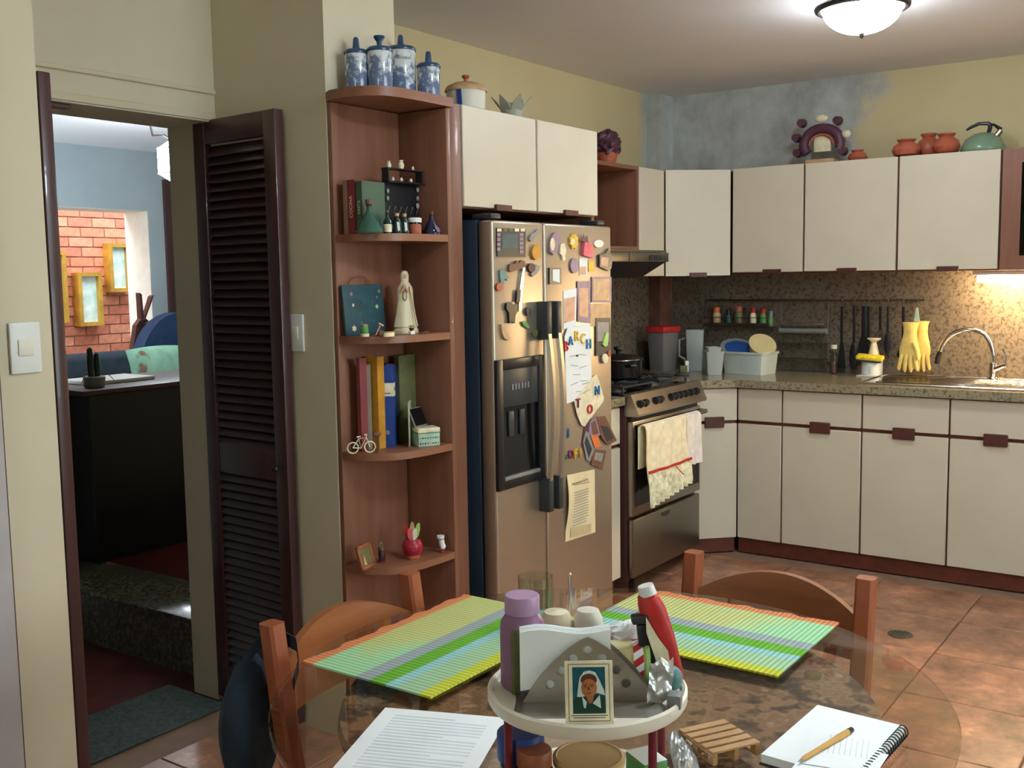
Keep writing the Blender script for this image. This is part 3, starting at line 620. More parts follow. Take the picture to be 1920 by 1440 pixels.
# ---------------------------------------------------------------- magnets, notes and photos on the fridge
FYs = FY-.0006
FG = 'magnets and papers on the fridge'
def flat(name, label, cat, pts, mtl, th=.004, lift=0.0, parts=()):
    """a flat thing on the fridge front, its outline traced from the photograph on the door plane"""
    y = FYs-lift; base = pixpoly('Y', y, pts)
    if not parts: return solo(name, M().prism(base, (0, 0, 0), (0, -th, 0)), mtl, label, cat, FG)
    c = sum(base, Vector())/len(base); zmin = min(p.z for p in base)
    t = thing(name, label, cat, (c.x, y, zmin), FG); part(t, 'card' if th < .003 else 'base', M().prism(base, (0, 0, 0), (0, -th, 0)), mtl)
    for pn, pp, pm in parts: part(t, pn, M().prism(pixpoly('Y', y-th-.0002, pp), (0, 0, 0), (0, -.0008, 0)), pm)
    return t
def rect(x0, y0, x1, y1): return [(x0, y0), (x1, y0), (x1, y1), (x0, y1)]
# freezer door
pp = [('picture', rect(941, 439, 971, 466), 'slate')]+[('tile_print', rect(932+i*11, 428.5, 940+i*11, 434), random.choice(['grey', 'cream', 'olive'])) for i in range(5)]
pp += [('tile_print', rect(974, 437+i*8, 981, 443+i*8), random.choice(['grey', 'lilac'])) for i in range(5)]+[('tile_print', rect(932, 437+i*9, 938, 443+i*9), 'lilac') for i in range(4)]
flat('picture_magnet', 'dark square picture magnet with small printed tiles, top of the freezer door', 'magnet', [(930, 427), (984, 430), (984, 482), (931, 481)], 'charcoal', .004, 0, pp)
flat('lizard_magnet', 'small grey lizard magnet right of the square picture magnet', 'magnet', [(990, 449), (993, 440), (1000, 436), (1005, 430), (1010, 432), (1007, 441), (1000, 445), (997, 452), (993, 453)], 'grey', .006)
flat('oval_magnet', 'yellow oval shell magnet below the lizard magnet', 'magnet', blob(1003, 473, 8.5, 14.5), 'ochre', .008)
flat('train_magnet', 'brown toy train magnet on the freezer door', 'magnet', [(951, 500), (953, 496), (962, 495), (965, 489), (969, 494), (974, 488), (980, 490), (981, 498), (976, 504), (966, 506), (956, 510), (951, 508)], 'brown', .009)
flat('round_magnet', 'brown round flower magnet beside the small grey cat magnet', 'magnet', blob(994, 502, 6.5, 8.5), 'wine', .008)
flat('cat_magnet', 'small grey cat magnet right of the round flower magnet', 'magnet', [(1000, 500), (1004, 496), (1006, 500), (1010, 498), (1009, 506), (1004, 513), (996, 519), (993, 514)], 'grey', .006)
flat('pen', 'thin dark-banded pen stuck upright on the freezer door', 'pen', [(977, 502), (981, 502), (976, 545), (974, 584), (969, 584), (971, 545)], 'bright_steel', .008, 0, [('band', [(970, 543), (977, 543), (975, 566), (968, 566)], 'charcoal')])
flat('fish_magnet', 'teal fish magnet above the red ball magnet', 'magnet', [(935, 507), (941, 504), (947, 516), (952, 520), (949, 526), (944, 522), (942, 533), (937, 531), (935, 520)], 'teal', .006)
flat('ball_magnet', 'red brown round ball magnet at the left edge of the freezer door', 'magnet', blob(933, 538, 6.5, 8), 'terracotta', .01)
flat('figure_magnet', 'dark little figure magnet in the middle of the freezer door', 'magnet', [(946, 569), (953, 566), (959, 572), (965, 571), (966, 583), (962, 592), (961, 606), (956, 603), (951, 606), (950, 586), (945, 578)], 'black_plastic', .01)
flat('crescent_magnet', 'brown crescent magnet below the dark figure magnet', 'magnet', [(937, 608), (941, 611), (945, 622), (955, 635), (951, 638), (943, 635), (938, 624)], 'tan', .008)
flat('pebble_magnet', 'small dark oval magnet left of the fridge handles', 'magnet', blob(988, 584, 4.5, 8), 'charcoal', .008)
flat('leaf_magnet', 'small green leaf magnet left of the fridge handles', 'magnet', [(976, 604), (981, 602), (988, 608), (992, 614), (987, 616), (980, 611)], 'green', .006)
flat('knot_magnet', 'small olive round magnet above the ice dispenser', 'magnet', blob(1001, 624, 5, 7), 'olive', .007)
# fridge door
flat('bear_magnet', 'purple figure magnet at the top left of the right fridge door', 'magnet', [(1027, 462), (1030, 446), (1035, 437), (1041, 435), (1046, 441), (1045, 456), (1040, 474), (1034, 478), (1028, 472)], 'lilac', .009, 0, [('belly', blob(1036, 458, 4.5, 12), 'cream')])
flat('doll_magnet', 'small pale doll magnet beside the purple figure magnet', 'magnet', [(1049, 458), (1056, 456), (1059, 470), (1057, 480), (1058, 488), (1053, 488), (1052, 480), (1048, 476)], 'cream', .006)
flat('flower_magnet', 'yellow flower magnet on the right fridge door', 'magnet', [(1074+(9 if i % 2 else 6.5)*math.cos(2*PI*i/16), 452+(16 if i % 2 else 12)*math.sin(2*PI*i/16)) for i in range(16)], 'yellow', .006, 0, [('centre', blob(1074, 453, 4, 6), 'cream')])
flat('tag_magnet', 'pink gift bag magnet with dark handle strings', 'magnet', [(1092, 452), (1107, 456), (1107, 484), (1089, 479)], 'pink', .012, 0, [('strings', [(1089, 439), (1092, 446), (1094, 438), (1096, 446), (1101, 441), (1103, 455), (1092, 452)], 'plum')])
flat('oval_magnet', 'white oval magnet near the top right fridge corner', 'magnet', blob(1121, 457, 9, 7), 'white_plastic', .005)
flat('frame_magnet', 'tiny black framed picture magnet at the right fridge edge', 'magnet', [(1121, 478), (1132, 475), (1138, 466), (1140, 474), (1146, 480), (1143, 503), (1138, 508), (1121, 500)], 'black_plastic', .008, 0, [('picture', [(1127, 482), (1141, 483), (1139, 501), (1126, 497)], 'skin')])
flat('medal_magnet', 'purple grey oval medal magnet on the right fridge door', 'magnet', blob(1075, 498, 7.5, 14.5), 'lilac', .006)
flat('photo_card', 'white photo card next to the oval medal magnet', 'photo', rect(1086, 483, 1101, 517), 'paper', .0015, 0, [('print', rect(1088, 500, 1099, 515), 'skin')])
flat('note_card', 'small yellow card under the pink bag magnet', 'card', rect(1103, 490, 1113, 510), 'yellow', .0015)
flat('book_magnet', 'small black and white square magnet left on the right fridge door', 'magnet', rect(1028, 502, 1050, 533), 'black_plastic', .006, 0, [('page', [(1036, 505), (1049, 505), (1049, 530), (1036, 526)], 'paper')])
flat('photo', 'pale portrait photo curling beside the fridge handle', 'photo', [(1056, 545), (1081, 540), (1079, 610), (1056, 618)], 'paper', .0015, 0, [('print', [(1058, 560), (1078, 556), (1077, 600), (1058, 606)], 'skin')])
flat('photo', 'pinkish tall photo beside the pale portrait photo', 'photo', [(1082, 527), (1107, 527), (1105, 606), (1083, 603)], 'lilac', .0015, .002, [('print', [(1085, 540), (1103, 540), (1102, 596), (1086, 593)], 'skin')])
flat('photo', 'reddish wide photo at the upper right fridge edge', 'photo', rect(1109, 519, 1146, 567), 'lilac', .0015, .002, [('print', rect(1112, 523, 1143, 563), 'tan')])
flat('note', 'tan paper note under the reddish photo', 'note', rect(1106, 569, 1145, 612), 'tan', .0012, .0005)
flat('photo', 'dark photo partly covered by a lime green magnet', 'photo', rect(1117, 596, 1144, 667), 'charcoal', .0015, .003, [('print', rect(1120, 604, 1141, 640), 'grey')])
flat('bag_magnet', 'lime green bag magnet on the dark photo', 'magnet', [(1128, 646), (1134, 623), (1139, 625), (1137, 648), (1132, 650)], 'lime', .006, .0046)
flat('bunny_magnet', 'cream flower magnet with red petals below the dark photo', 'magnet', blob(1133, 672, 5, 9)+[], 'cream', .006, .0046)
flat('petal_magnet', 'small red brown petal magnet beside the cream flower magnet', 'magnet', blob(1140.5, 663, 2.5, 6), 'terracotta', .006, .0046)
pp = [('drawn_line', [(x, y), (x+14, y-3+dy), (x+14, y-2+dy), (x, y+1)], 'ink_grey') for x, y, dy in ((1068, 668, 0), (1084, 664, 4), (1070, 684, 5), (1086, 690, -2), (1074, 702, 3), (1088, 714, 2), (1070, 722, -3), (1080, 734, 2))]
flat('drawing', "white child's drawing sheet under coloured letter magnets", 'drawing', [(1058, 632), (1064, 614), (1106, 607), (1110, 740), (1062, 757)], 'paper', .0012, .0042, pp+[('drawn_dot', blob(1082, 667, 2.5, 2), 'ink_dark')])
flat('drawing', "tilted cream child's drawing lower on the right fridge door", 'drawing', [(1076, 752), (1112, 706), (1119, 702), (1132, 745), (1131, 753), (1104, 788), (1096, 800), (1090, 797), (1082, 779)], 'cream', .0012, .0060, [('drawn_line', [(1092, 720), (1106, 716), (1106, 717), (1092, 721)], 'ink_grey'), ('drawn_line', [(1090, 738), (1106, 730), (1106, 731), (1090, 739)], 'ink_grey')])
for s, px, py, c, h, lf, lab in (('B', 1061, 650, 'red', 20, .0056, 'red letter B magnet on the white drawing'), ('A', 1070, 640, 'blue', 18, .0056, 'blue letter A magnet on the white drawing'), ('R', 1081, 631, 'yellow', 20, .0056, 'upper yellow letter magnet on the white drawing'),
                          ('C', 1093, 636, 'yellow', 20, .0056, 'right yellow letter magnet on the white drawing'), ('H', 1104, 646, 'blue', 19, .0056, 'blue letter H magnet on the white drawing'),
                          ('N', 1120, 733, 'blue', 18, .0075, 'blue letter N magnet on the tilted drawing'), ('T', 1084, 757, 'purple', 18, .0075, 'purple letter T magnet on the tilted drawing'), ('O', 1106, 768, 'red', 18, .0075, 'red letter O magnet on the tilted drawing'),
                          ('J', 1066, 811, 'blue', 14, .0, 'blue letter J magnet alone below the drawings'), ('S', 1061, 858, 'green', 14, .0, 'green letter S magnet'), ('O', 1070, 853, 'purple', 17, .0, 'purple letter O magnet beside the green S'),
                          ('F', 1079, 852, 'yellow', 19, .0, 'yellow letter F magnet'), ('I', 1088, 850, 'yellow', 19, .0, 'yellow letter I magnet')):
    p = at('Y', FYs-lf-.003, px, py); o = text(None, 'letter_magnet', s, h*mpp(p)*1.38, frame(p, (1, 0, 0), (0, 0, 1)), c, .003); tag(o, lab, 'magnet', FG)
flat('photo', 'brown group photo at the right edge below the tilted drawing', 'photo', [(1118, 782), (1134, 780), (1156, 826), (1140, 835), (1128, 822)], 'brown', .0015, .0045, [('print', [(1126, 798), (1140, 800), (1150, 822), (1138, 828)], 'charcoal')])
flat('photo', 'dark purple photo at the lower left of the photo cluster', 'photo', [(1097, 790), (1108, 782), (1100, 830), (1103, 862), (1096, 848), (1090, 836)], 'plum', .0015, .001)
flat('photo', 'pink and green photo behind the orange card', 'photo', [(1106, 790), (1118, 782), (1126, 815), (1112, 822), (1103, 812)], 'lilac', .0015, .0027, [('print', [(1108, 793), (1116, 788), (1122, 812), (1112, 817)], 'brown')])
flat('photo', 'grey photo with white border under the orange card', 'photo', [(1093, 828), (1098, 808), (1104, 812), (1114, 842), (1106, 866), (1099, 862)], 'grey', .0015, .0027, [('print', [(1096, 830), (1100, 818), (1110, 842), (1104, 858)], 'charcoal')])
flat('card', 'bright orange card in the photo cluster', 'card', [(1107, 816), (1119, 815), (1127, 836), (1115, 840)], 'orange', .0015, .0062)
flat('photo', 'faded brown photo at the bottom of the photo cluster', 'photo', [(1112, 842), (1136, 845), (1129, 880), (1108, 872)], 'brown', .0015, .0027, [('print', [(1116, 848), (1132, 850), (1127, 866), (1114, 862)], 'grey')])
# prayer sheet
t = thing('prayer_sheet', 'cream printed prayer sheet hanging low on the right fridge door', 'paper sheet', at('Y', FYs, 1088, 1010), FG)
pq = [at('Y', FYs, x, y) for x, y in ((1062, 891), (1114, 880), (1115.5, 998), (1059, 1016))]
def pf(u, v):
    p = pq[0].lerp(pq[1], u).lerp(pq[3].lerp(pq[2], u), v); return p+Vector((0, -.001-.012*math.exp(-((u)/.22)**2)*math.sin(PI*min(1, v*1.2)), 0))
part(t, 'sheet', M().sheet(pf, 12, 14, (0, -.0012, 0)), 'old_paper')
part(t, 'title_underline', M().prism(pixpoly('Y', FYs-.004, [(1068, 911), (1107, 903), (1107, 903.6), (1068, 911.8)]), (0, 0, 0), (0, -.0004, 0)), 'ink_brown')
part(t, 'footer_band', M().prism(pixpoly('Y', FYs-.0046, [(1070, 990), (1108, 982), (1108, 998), (1070, 1008)]), (0, 0, 0), (0, -.0004, 0)), 'old_paper_band')
p = at('Y', FYs-.006, 1088, 903); text(t, 'title', 'Instrumento de Paz', .0145, frame(p, (1, 0, 0), (0, 0, 1)), 'ink_brown', .0002)
for i in range(13):
    a = at('Y', FYs-.0055, 1074, 923+i*5.1); b = at('Y', FYs-.0055, 1104-random.random()*6, 918+i*5.0)
    part(t, 'text_line', M().box(a.x, b.x, a.y-.0003, a.y, (a.z+b.z)/2-.0012, (a.z+b.z)/2+.0012), 'ink_grey')

# ---------------------------------------------------------------- things on top of the end shelf
def lathe_thing(name, label, cat, c, parts, group=None, n=22):
    t = thing(name, label, cat, c, group)
    for pn, prof, mtl in parts: part(t, pn, M().lathe(prof, c, n), mtl)
    return t
k = NT('delft'); v = k.coord(); sp = k.n('SeparateXYZ'); k.l(v, sp.inputs[0])
f = k.noise(k.coord((1, 1, 1)), 42, 5, .65); z = k.n('MapRange'); z.inputs['From Min'].default_value = .03; z.inputs['From Max'].default_value = .15; z.inputs['To Min'].default_value = .16; z.inputs['To Max'].default_value = -.10; k.l(sp.outputs[2], z.inputs[0])
ad = k.n('Math', operation='ADD'); k.l(f, ad.inputs[0]); k.l(z.outputs[0], ad.inputs[1])
k.base(k.ramp(ad.outputs[0], [(.47, (222, 225, 224)), (.54, (168, 180, 192)), (.62, (104, 122, 154))])); k.b.inputs['Roughness'].default_value = .12; k.b.inputs['Coat Weight'].default_value = .4
mat('canister_lid', (50, 78, 112), .3, var=.06)
def canister(px0, px1, ytop, knob, Y, lab, txt=None):
    a = at('Y', Y, px0, ytop); b = at('Y', Y, px1, ytop)
    cx = at('Y', Y, (px0+px1)/2, ytop).x; r = (px1-px0)/2*mpp((cx, Y, ZT)); zt = a.z*.5+b.z*.5; h = zt-ZT
    c = Vector((cx, Y, ZT)); t = lathe_thing('canister', lab, 'canister', c, [('body', [(r*.96, 0), (r, .004), (r, h-.006), (r*.97, h)], 'delft'),
        ('lid', [(r*1.04, h), (r*1.05, h+.006), (r*.9, h+.013), (r*.3, h+.018), (.001, h+.018)], 'canister_lid'), ('knob', knob(h+.017), 'canister_lid')], 'delft canisters on the end shelf', 30)
    if txt:
        th = math.atan2(-Y, -cx)+.22; d = Vector((math.cos(th), math.sin(th), 0)); p = c+d*(r+.001)+Vector((0, 0, h*.82)); text(t, 'lettering', txt, .0125, frame(p, (-d.y, d.x, 0), (0, 0, 1)), 'ink_grey', .0004)
    return t
peg = lambda z: [(.011, z), (.008, z+.03), (.005, z+.034), (.001, z+.034)]
mush = lambda z: [(.007, z), (.008, z+.012), (.017, z+.026), (.016, z+.03), (.001, z+.032)]
canister(646, 690, 103, peg, 2.225, 'leftmost blue and white canister on the end shelf, with a peg knob')
canister(688, 735, 98, mush, 2.168, 'blue and white canister with a mushroom knob, second from the column')
canister(724, 779, 97, peg, 2.222, 'tallest blue and white canister with a peg knob', 'HARINA')
canister(782, 825, 128, peg, 2.15, 'smallest blue and white canister, right end of the row', 'CAFE')
# enamel pot on the cabinet over the fridge
ZO = 1.99
c = Vector((at('Y', 2.24, 874, 190).x, 2.24, ZO)); r = 37*mpp(c)
t = lathe_thing('enamel_pot', 'white enamel pot with lid and blue band next to the canisters', 'pot', c, [('body', [(r*.86, 0), (r*.93, .008), (r*.98, .04), (r, .085), (r*1.02, .09)], 'white_laminate'), ('lid', [(r*1.08, .088), (r*1.08, .094), (r*.98, .106), (r*.6, .118), (r*.15, .123), (.001, .123)], 'tan'), ('knob', [(.007, .122), (.007, .132), (.014, .138), (.012, .144), (.001, .145)], 'terracotta')], None, 30)
m = M(); th0 = math.atan2(-2.24, -c.x)-.35
m.prism([c+Vector((math.cos(th0+a)*(r*.985), math.sin(th0+a)*(r*.985), z)) for a, z in ((-.1, .088), (.12, .088), (.16, .03), (.22, .004), (.02, .004), (-.06, .03))], (0, 0, 0), Vector((math.cos(th0), math.sin(th0), 0))*.005)
part(t, 'blue_band', m, 'navy')
c = Vector((at('Y', 2.19, 960, 210).x, 2.19, ZO))
t = thing('lotus_bowl', 'small grey lotus shaped bowl with pointed petals above the fridge', 'bowl', c)
part(t, 'cup', M().lathe([(.026, 0), (.034, .012), (.040, .045), (.037, .068), (.001, .04)], c, 14), 'folder_grey')
for a in range(0, 360, 60):
    d = Vector((math.cos(R(a)), math.sin(R(a)), 0)); s = Vector((-d.y, d.x, 0)); z = Vector((0, 0, 1))
    part(t, 'petal', M().prism([c+d*.037+s*.021+z*.042, c+d*.037-s*.021+z*.042, c+d*.052-s*.017+z*.068, c+d*.076+z*.094, c+d*.052+s*.017+z*.068], (0, 0, 0), (-d*.005)), 'folder_grey')
# pot with dried purple flowers above the hood cabinet
c = Vector((at('Y', 2.64, 1138, 300).x, 2.64, 1.986))
t = thing('flower_pot', 'terracotta pot of dried purple flowers on top of the open cabinet', 'flower pot', c)
part(t, 'pot', M().lathe([(.04, 0), (.05, .03), (.056, .055), (.05, .06), (.001, .05)], c, 18), 'terracotta')
m = M().ball(c+Vector((0, 0, .098)), (.068, .06, .062), 22, 14); random.seed(11)
for p in m.v:
    q_ = p-(c+Vector((0, 0, .098))); p += q_*(random.random()*.5-.2)
part(t, 'dried_flowers', m, 'plum', False)
# ---------------------------------------------------------------- things on the end shelf boards
def X(px, Y, z): # x on plane Y for a pixel column at height z
    lo, hi = 0, 8
    for _ in range(40):
        m_ = (lo+hi)/2; v = Vector((m_, Y, z))-EYE; u = 960+F*v.dot(RT)/v.dot(FW)
        lo, hi = (m_, hi) if u < px else (lo, m_)
    return lo
def H_(px, py, Y): return at('Y', Y, px, py).z
def book(name, lab, px0, px1, ytop, X0, z, depth, mtl, cat='book', tilt=0, group='books on the end shelf', pages='cream', txt=None):
    """standing book whose spine looks out of the open left side of the shelf (plane x = X0)"""
    ya, yb = at('X', X0, px0, ytop+40).y, at('X', X0, px1, ytop+40).y; h = at('X', X0, (px0+px1)/2, ytop).z-z; w_ = abs(ya-yb)/2
    t = thing(name, lab, cat, (X0, (ya+yb)/2, z), group); mt = place((X0, (ya+yb)/2, z), R(-90), 0, tilt)
    part(t, 'cover', M().rbox(-w_, w_, 0, .003, 0, h, .001, 1).box(-w_, -w_+.002, .002, depth, 0, h).box(w_-.002, w_, .002, depth, 0, h).xf(mt), mtl)
    part(t, 'pages', M().box(-w_+.002, w_-.002, .003, depth-.003, .003, h-.003).xf(mt), pages)
    if txt: text(t, 'spine_text', txt, min(w_*1.1, .02), mt @ frame((0, -.0006, h*.5), (0, 0, 1), (-1, 0, 0)), 'ink_dark' if mtl == 'ochre' else 'cream', .0003)
    return t
z = SH[4]+.0005
mat('book_red', (138, 50, 54), .5); mat('book_pale', (150, 120, 100), .5); mat('book_green', (72, 96, 78), .5)
book('cookbook', 'pale brown thin book at the left end of the top shelf board', 643, 651, 338, 2.312, z, .10, 'book_pale')
book('cookbook', 'red cookbook next to the green one on the top shelf board', 651, 665, 337, 2.312, z, .10, 'book_red', txt='COCINA')
book('cookbook', 'green cookbook right of the red one on the top shelf board', 667, 679, 339, 2.312, z, .10, 'book_green', txt='PASTA')
c = Vector((X(693, 2.13, z), 2.13, z)); s = mpp(c)
mat('green_glass', (66, 110, 92), .08, var=.1, trans=.25); mat('dark_glass', (34, 56, 50), .08, var=.1); mat('blue_glass', (50, 50, 72), .08, var=.1)
lathe_thing('flask', 'green conical glass flask with a cork in front of the cookbooks', 'flask', c, [('body', [(25*s, 0), (26*s, .004), (18*s, .03), (8*s, .055), (5*s, .065), (5*s, .078), (6*s, .08), (.001, .08)], 'green_glass'), ('cork', [(.006, .0805), (.010, .083), (.011, .096), (.001, .098)], 'brown')], 'glass bottles on the top shelf board')
c = Vector((X(727, 2.12, z), 2.12, z))
t = lathe_thing('bottle', 'dark green little bottle with a cream paper label', 'bottle', c, [('body', [(.0125, 0), (.0125, .036), (.006, .045), (.005, .058), (.006, .06), (.001, .061)], 'dark_glass'), ('label', [(.0129, .004), (.0129, .026), (.0127, .027)], 'cream'), ('stopper', [(.005, .061), (.006, .068), (.001, .069)], 'brown')], 'glass bottles on the top shelf board')
for px, lab in ((745, 'little green bottle with a white tag left of the jam jar'), (759, 'little grey bottle with a tilted white tag touching the jam jar')):
    c = Vector((X(px, 2.11, z), 2.11, z)); t = lathe_thing('bottle', lab, 'bottle', c, [('body', [(.013, 0), (.014, .003), (.0135, .03), (.007, .042), (.0065, .05), (.001, .051)], 'dark_glass'), ('stopper', [(.006, .0512), (.007, .06), (.001, .061)], 'tan')], 'glass bottles on the top shelf board')
    d = (EYE-c); d.z = 0; d.normalize(); sx = Vector((-d.y, d.x, 0)); part(t, 'tag', M().prism([c+d*.0145+sx*a+Vector((0, 0, b)) for a, b in ((-.001, .034), (.007, .033), (.009, .01), (.002, .006))], (0, 0, 0), d*.0008), 'paper')
c = Vector((X(778, 2.105, z), 2.105, z))
lathe_thing('jam_jar', 'small jam jar with a white screw lid on the top shelf board', 'jar', c, [('body', [(.018, 0), (.02, .003), (.02, .026), (.017, .03)], 'terracotta'), ('neck', [(.0172, .03), (.0172, .035)], 'black_gloss'), ('lid', [(.021, .035), (.0215, .037), (.0215, .047), (.02, .049), (.001, .049)], 'white_plastic')])
c = Vector((X(810, 2.112, z), 2.112, z))
t = lathe_thing('flask', 'dark purple glass flask with a lilac tag at the right of the shelf', 'flask', c, [('body', [(.027, 0), (.028, .005), (.02, .028), (.009, .044), (.007, .06), (.008, .062), (.001, .062)], 'blue_glass'), ('cork', [(.006, .0622), (.008, .072), (.001, .073)], 'brown')], 'glass bottles on the top shelf board')
d = (EYE-c); d.z = 0; d.normalize(); sx = Vector((-d.y, d.x, 0)); part(t, 'tag', M().prism([c+d*(.03-.0003*b*1000*.3)+sx*a+Vector((0, 0, b)) for a, b in ((.006, .045), (.012, .03), (.024, .018), (.026, .008), (.018, .006), (.01, .02))], (0, 0, 0), d*.001), 'lilac')
# miniature rack standing behind the bottles
RY = 2.172
x0, x1 = X(722, RY, z+.1), X(787, RY, z+.1); zt = H_(750, 320, RY)
t = thing('miniature_rack', 'black miniature display rack with tiny silver utensils at the back of the shelf', 'rack', ((x0+x1)/2, RY, z), None)
part(t, 'board', M().rbox(x0, x1, RY+.003, RY+.010, z, zt-.035, .002), 'black_plastic')
for z_ in (z+.012, zt-.04): part(t, 'ledge', M().box(x0-.004, x1+.004, RY-.022, RY+.003, z_, z_+.004), 'black_plastic')
part(t, 'crown', M().box(x0, x1, RY-.016, RY+.010, zt-.036, zt-.034).box(x0, x0+.006, RY-.016, RY+.010, zt-.036, zt).box(x1-.006, x1, RY-.016, RY+.010, zt-.036, zt).box(x0-.003, x1+.003, RY-.018, RY+.010, zt, zt+.004), 'black_plastic')
for i in range(6):
    a = x0+.016+i*(x1-x0-.03)/5; zz = z+.075; part(t, 'utensil', M().tube([(a+.006, RY+.001, zz+.012), (a, RY+.001, zz), (a-.006, RY+.001, zz-.010)], [.0022, .0013, .003], 6), 'dull_steel')
for px, py, r in ((727, 358, .006), (783, 356, .006), (727, 372, .006), (783, 372, .006), (783, 386, .007)):
    p = at('Y', RY-.002, px, py); part(t, 'charm', M().ball(p, (r, .004, r*1.3), 8, 6), 'grey')
for px, py in ((733, 388), (742, 389), (756, 386), (769, 389)): p = at('Y', RY-.01, px, py); part(t, 'mini_jar', M().lathe([(.005, 0), (.006, .004), (.005, .010), (.003, .012), (.001, .013)], (p.x, p.y, z+.0165), 10), 'grey')
for px in (736, 752, 770): part(t, 'mini_jar', M().lathe([(.004, 0), (.006, .004), (.004, .010), (.001, .012)], (X(px, RY-.006, zt), RY-.006, zt-.0335), 10), 'cream')
for px, h, lab in ((729, .02, 'tiny cream jug on the left of the miniature rack top'), (752, .027, 'tiny cream pitcher in the middle of the miniature rack top'), (774, .012, 'tiny pale teacup on the right of the miniature rack top')):
    c = Vector((X(px, RY-.007, zt+.01), RY-.007, zt+.0042)); t = lathe_thing('miniature_jug', lab, 'miniature', c, [('body', [(h*.25, 0), (h*.36, h*.3), (h*.3, h*.7), (h*.2, h*.8), (h*.28, h), (.001, h*.9)], 'cream')], 'tiny jugs on the miniature rack', 12)
    part(t, 'ear', M().tube([c+Vector((h*.3, 0, h*.25)), c+Vector((h*.52, 0, h*.45)), c+Vector((h*.28, 0, h*.75))], h*.05, 6), 'cream')

# second board: slate sign, madonna figurine and trinkets
z = SH[3]+.0005
Y = 2.232; x0, x1 = X(649, Y, z+.05), X(724, Y, z+.05); zt = H_(690, 533, Y)
t = thing('slate_sign', 'teal painted slate sign with a wire hanger leaning at the back', 'sign', ((x0+x1)/2, Y, z)); mt = place(((x0+x1)/2, Y, z), R(0), R(-5)); hw = (x1-x0)/2; hh = zt-z
part(t, 'board', M().rbox(-hw, hw, 0, .009, 0, hh, .002).xf(mt), 'slate')
part(t, 'wire', M().tube([mt @ Vector((hw*.55*math.cos(R(a))-.008, .004, hh-.004+.03*math.sin(R(a)))) for a in range(0, 181, 15)], .0013, 6), 'brown')
for q, (zz, n_) in enumerate(((.66, 5), (.46, 4), (.28, 3))):
    part(t, 'painted_scrawl', M().tube([mt @ Vector((hw*(-.45+.9*i/(n_*6))+.004*math.sin(i*2.1+q), -.0008, hh*zz+(.009-.002*q)*math.sin(i*1.7+q)*(1 if i % 3 else .4))) for i in range(n_*6+1)], .0008, 4), 'teal')
for a, b, r, c_ in ((-.6, .82, .008, 'lilac'), (.8, .86, .007, 'grey'), (-.55, .6, .006, 'cream'), (.62, .55, .008, 'lime'), (-.6, .14, .011, 'cream'), (.66, .74, .005, 'grey'), (-.2, .25, .005, 'teal')):
    part(t, 'painted_flower', M().prism([mt @ Vector((a*hw+r*(1 if i % 2 else .6)*math.cos(2*PI*i/12), -.0002, b*hh+r*(1 if i % 2 else .6)*math.sin(2*PI*i/12))) for i in range(12)], (0, 0, 0), (0, -.0008, 0)), c_)
c = Vector((X(761, 2.175, z), 2.175, z)); zt = H_(760, 507, 2.175); h = zt-z
mat('porcelain', (222, 210, 176), .3, var=.04); mat('porcelain_gold', (168, 136, 76), .35, var=.1)
t = thing('figurine', 'cream porcelain robed figurine praying on the second shelf board', 'figurine', c)
prof = [(.30, 0), (.31, .05), (.28, .075), (.27, .09), (.31, .11), (.29, .16), (.25, .3), (.215, .45), (.2, .58), (.2, .66), (.19, .72), (.13, .79), (.098, .82), (.105, .87), (.105, .93), (.075, .98), (.02, 1), (.001, 1)]
m = M(); nn_ = 28; vv = []
for r_, zz in prof: vv += [c+Vector((h*.5*r_*1.5*(1+.05*math.sin(7*a*2*PI/nn_)*(1-zz))*math.cos(2*PI*a/nn_), h*.42*r_*1.35*math.sin(2*PI*a/nn_), h*zz)) for a in range(nn_)]
m.add(vv, [(j*nn_+i, j*nn_+(i+1) % nn_, (j+1)*nn_+(i+1) % nn_, (j+1)*nn_+i) for j in range(len(prof)-1) for i in range(nn_)]+[tuple(range(nn_))[::-1]])
part(t, 'robe', m, 'porcelain')
fd = (EYE-c); fd.z = 0; fd.normalize(); sd = Vector((-fd.y, fd.x, 0)); up = Vector((0, 0, 1))
part(t, 'face', M().ball(c+fd*h*.045+up*h*.905, (h*.035, h*.035, h*.05), 12, 8), 'skin')
for s_ in (-1, 1): part(t, 'hand', M().tube([c+sd*s_*h*.05+fd*h*.12+up*h*.66, c+sd*s_*h*.012+fd*h*.15+up*h*.73, c+fd*h*.14+up*h*.785], [h*.03, h*.02, h*.008], 8), 'skin')
for s_ in (-1, 1): part(t, 'gold_trim', M().tube([c+fd*h*(.1+.03*(1-q))+sd*s_*h*(.07+.1*(1-q))+up*h*(.12+.62*q) for q in [i/8 for i in range(9)]], h*.008, 6), 'porcelain_gold')
part(t, 'rosary', M().tube([c+fd*h*.155+sd*h*.03*math.sin(2*PI*i/12)+up*h*(.6+.08*math.cos(2*PI*i/12)) for i in range(12)], h*.007, 6, True), 'brown')
c = Vector((X(684, 2.165, z), 2.165, z))
lathe_thing('herb_jar', 'small green glass jar with a cream base in front of the slate sign', 'jar', c, [('base', [(.013, 0), (.0135, .008), (.012, .009), (.001, .009)], 'cream'), ('body', [(.011, .0092), (.0125, .015), (.011, .027), (.008, .032)], 'green'), ('lid', [(.010, .032), (.0105, .036), (.001, .037)], 'tan')], None, 16)
b = Vector((X(712, 2.14, z), 2.14, z)); t = thing('wooden_hammer', 'tiny wooden hammer leaning on a block by the slate sign', 'trinket', b)
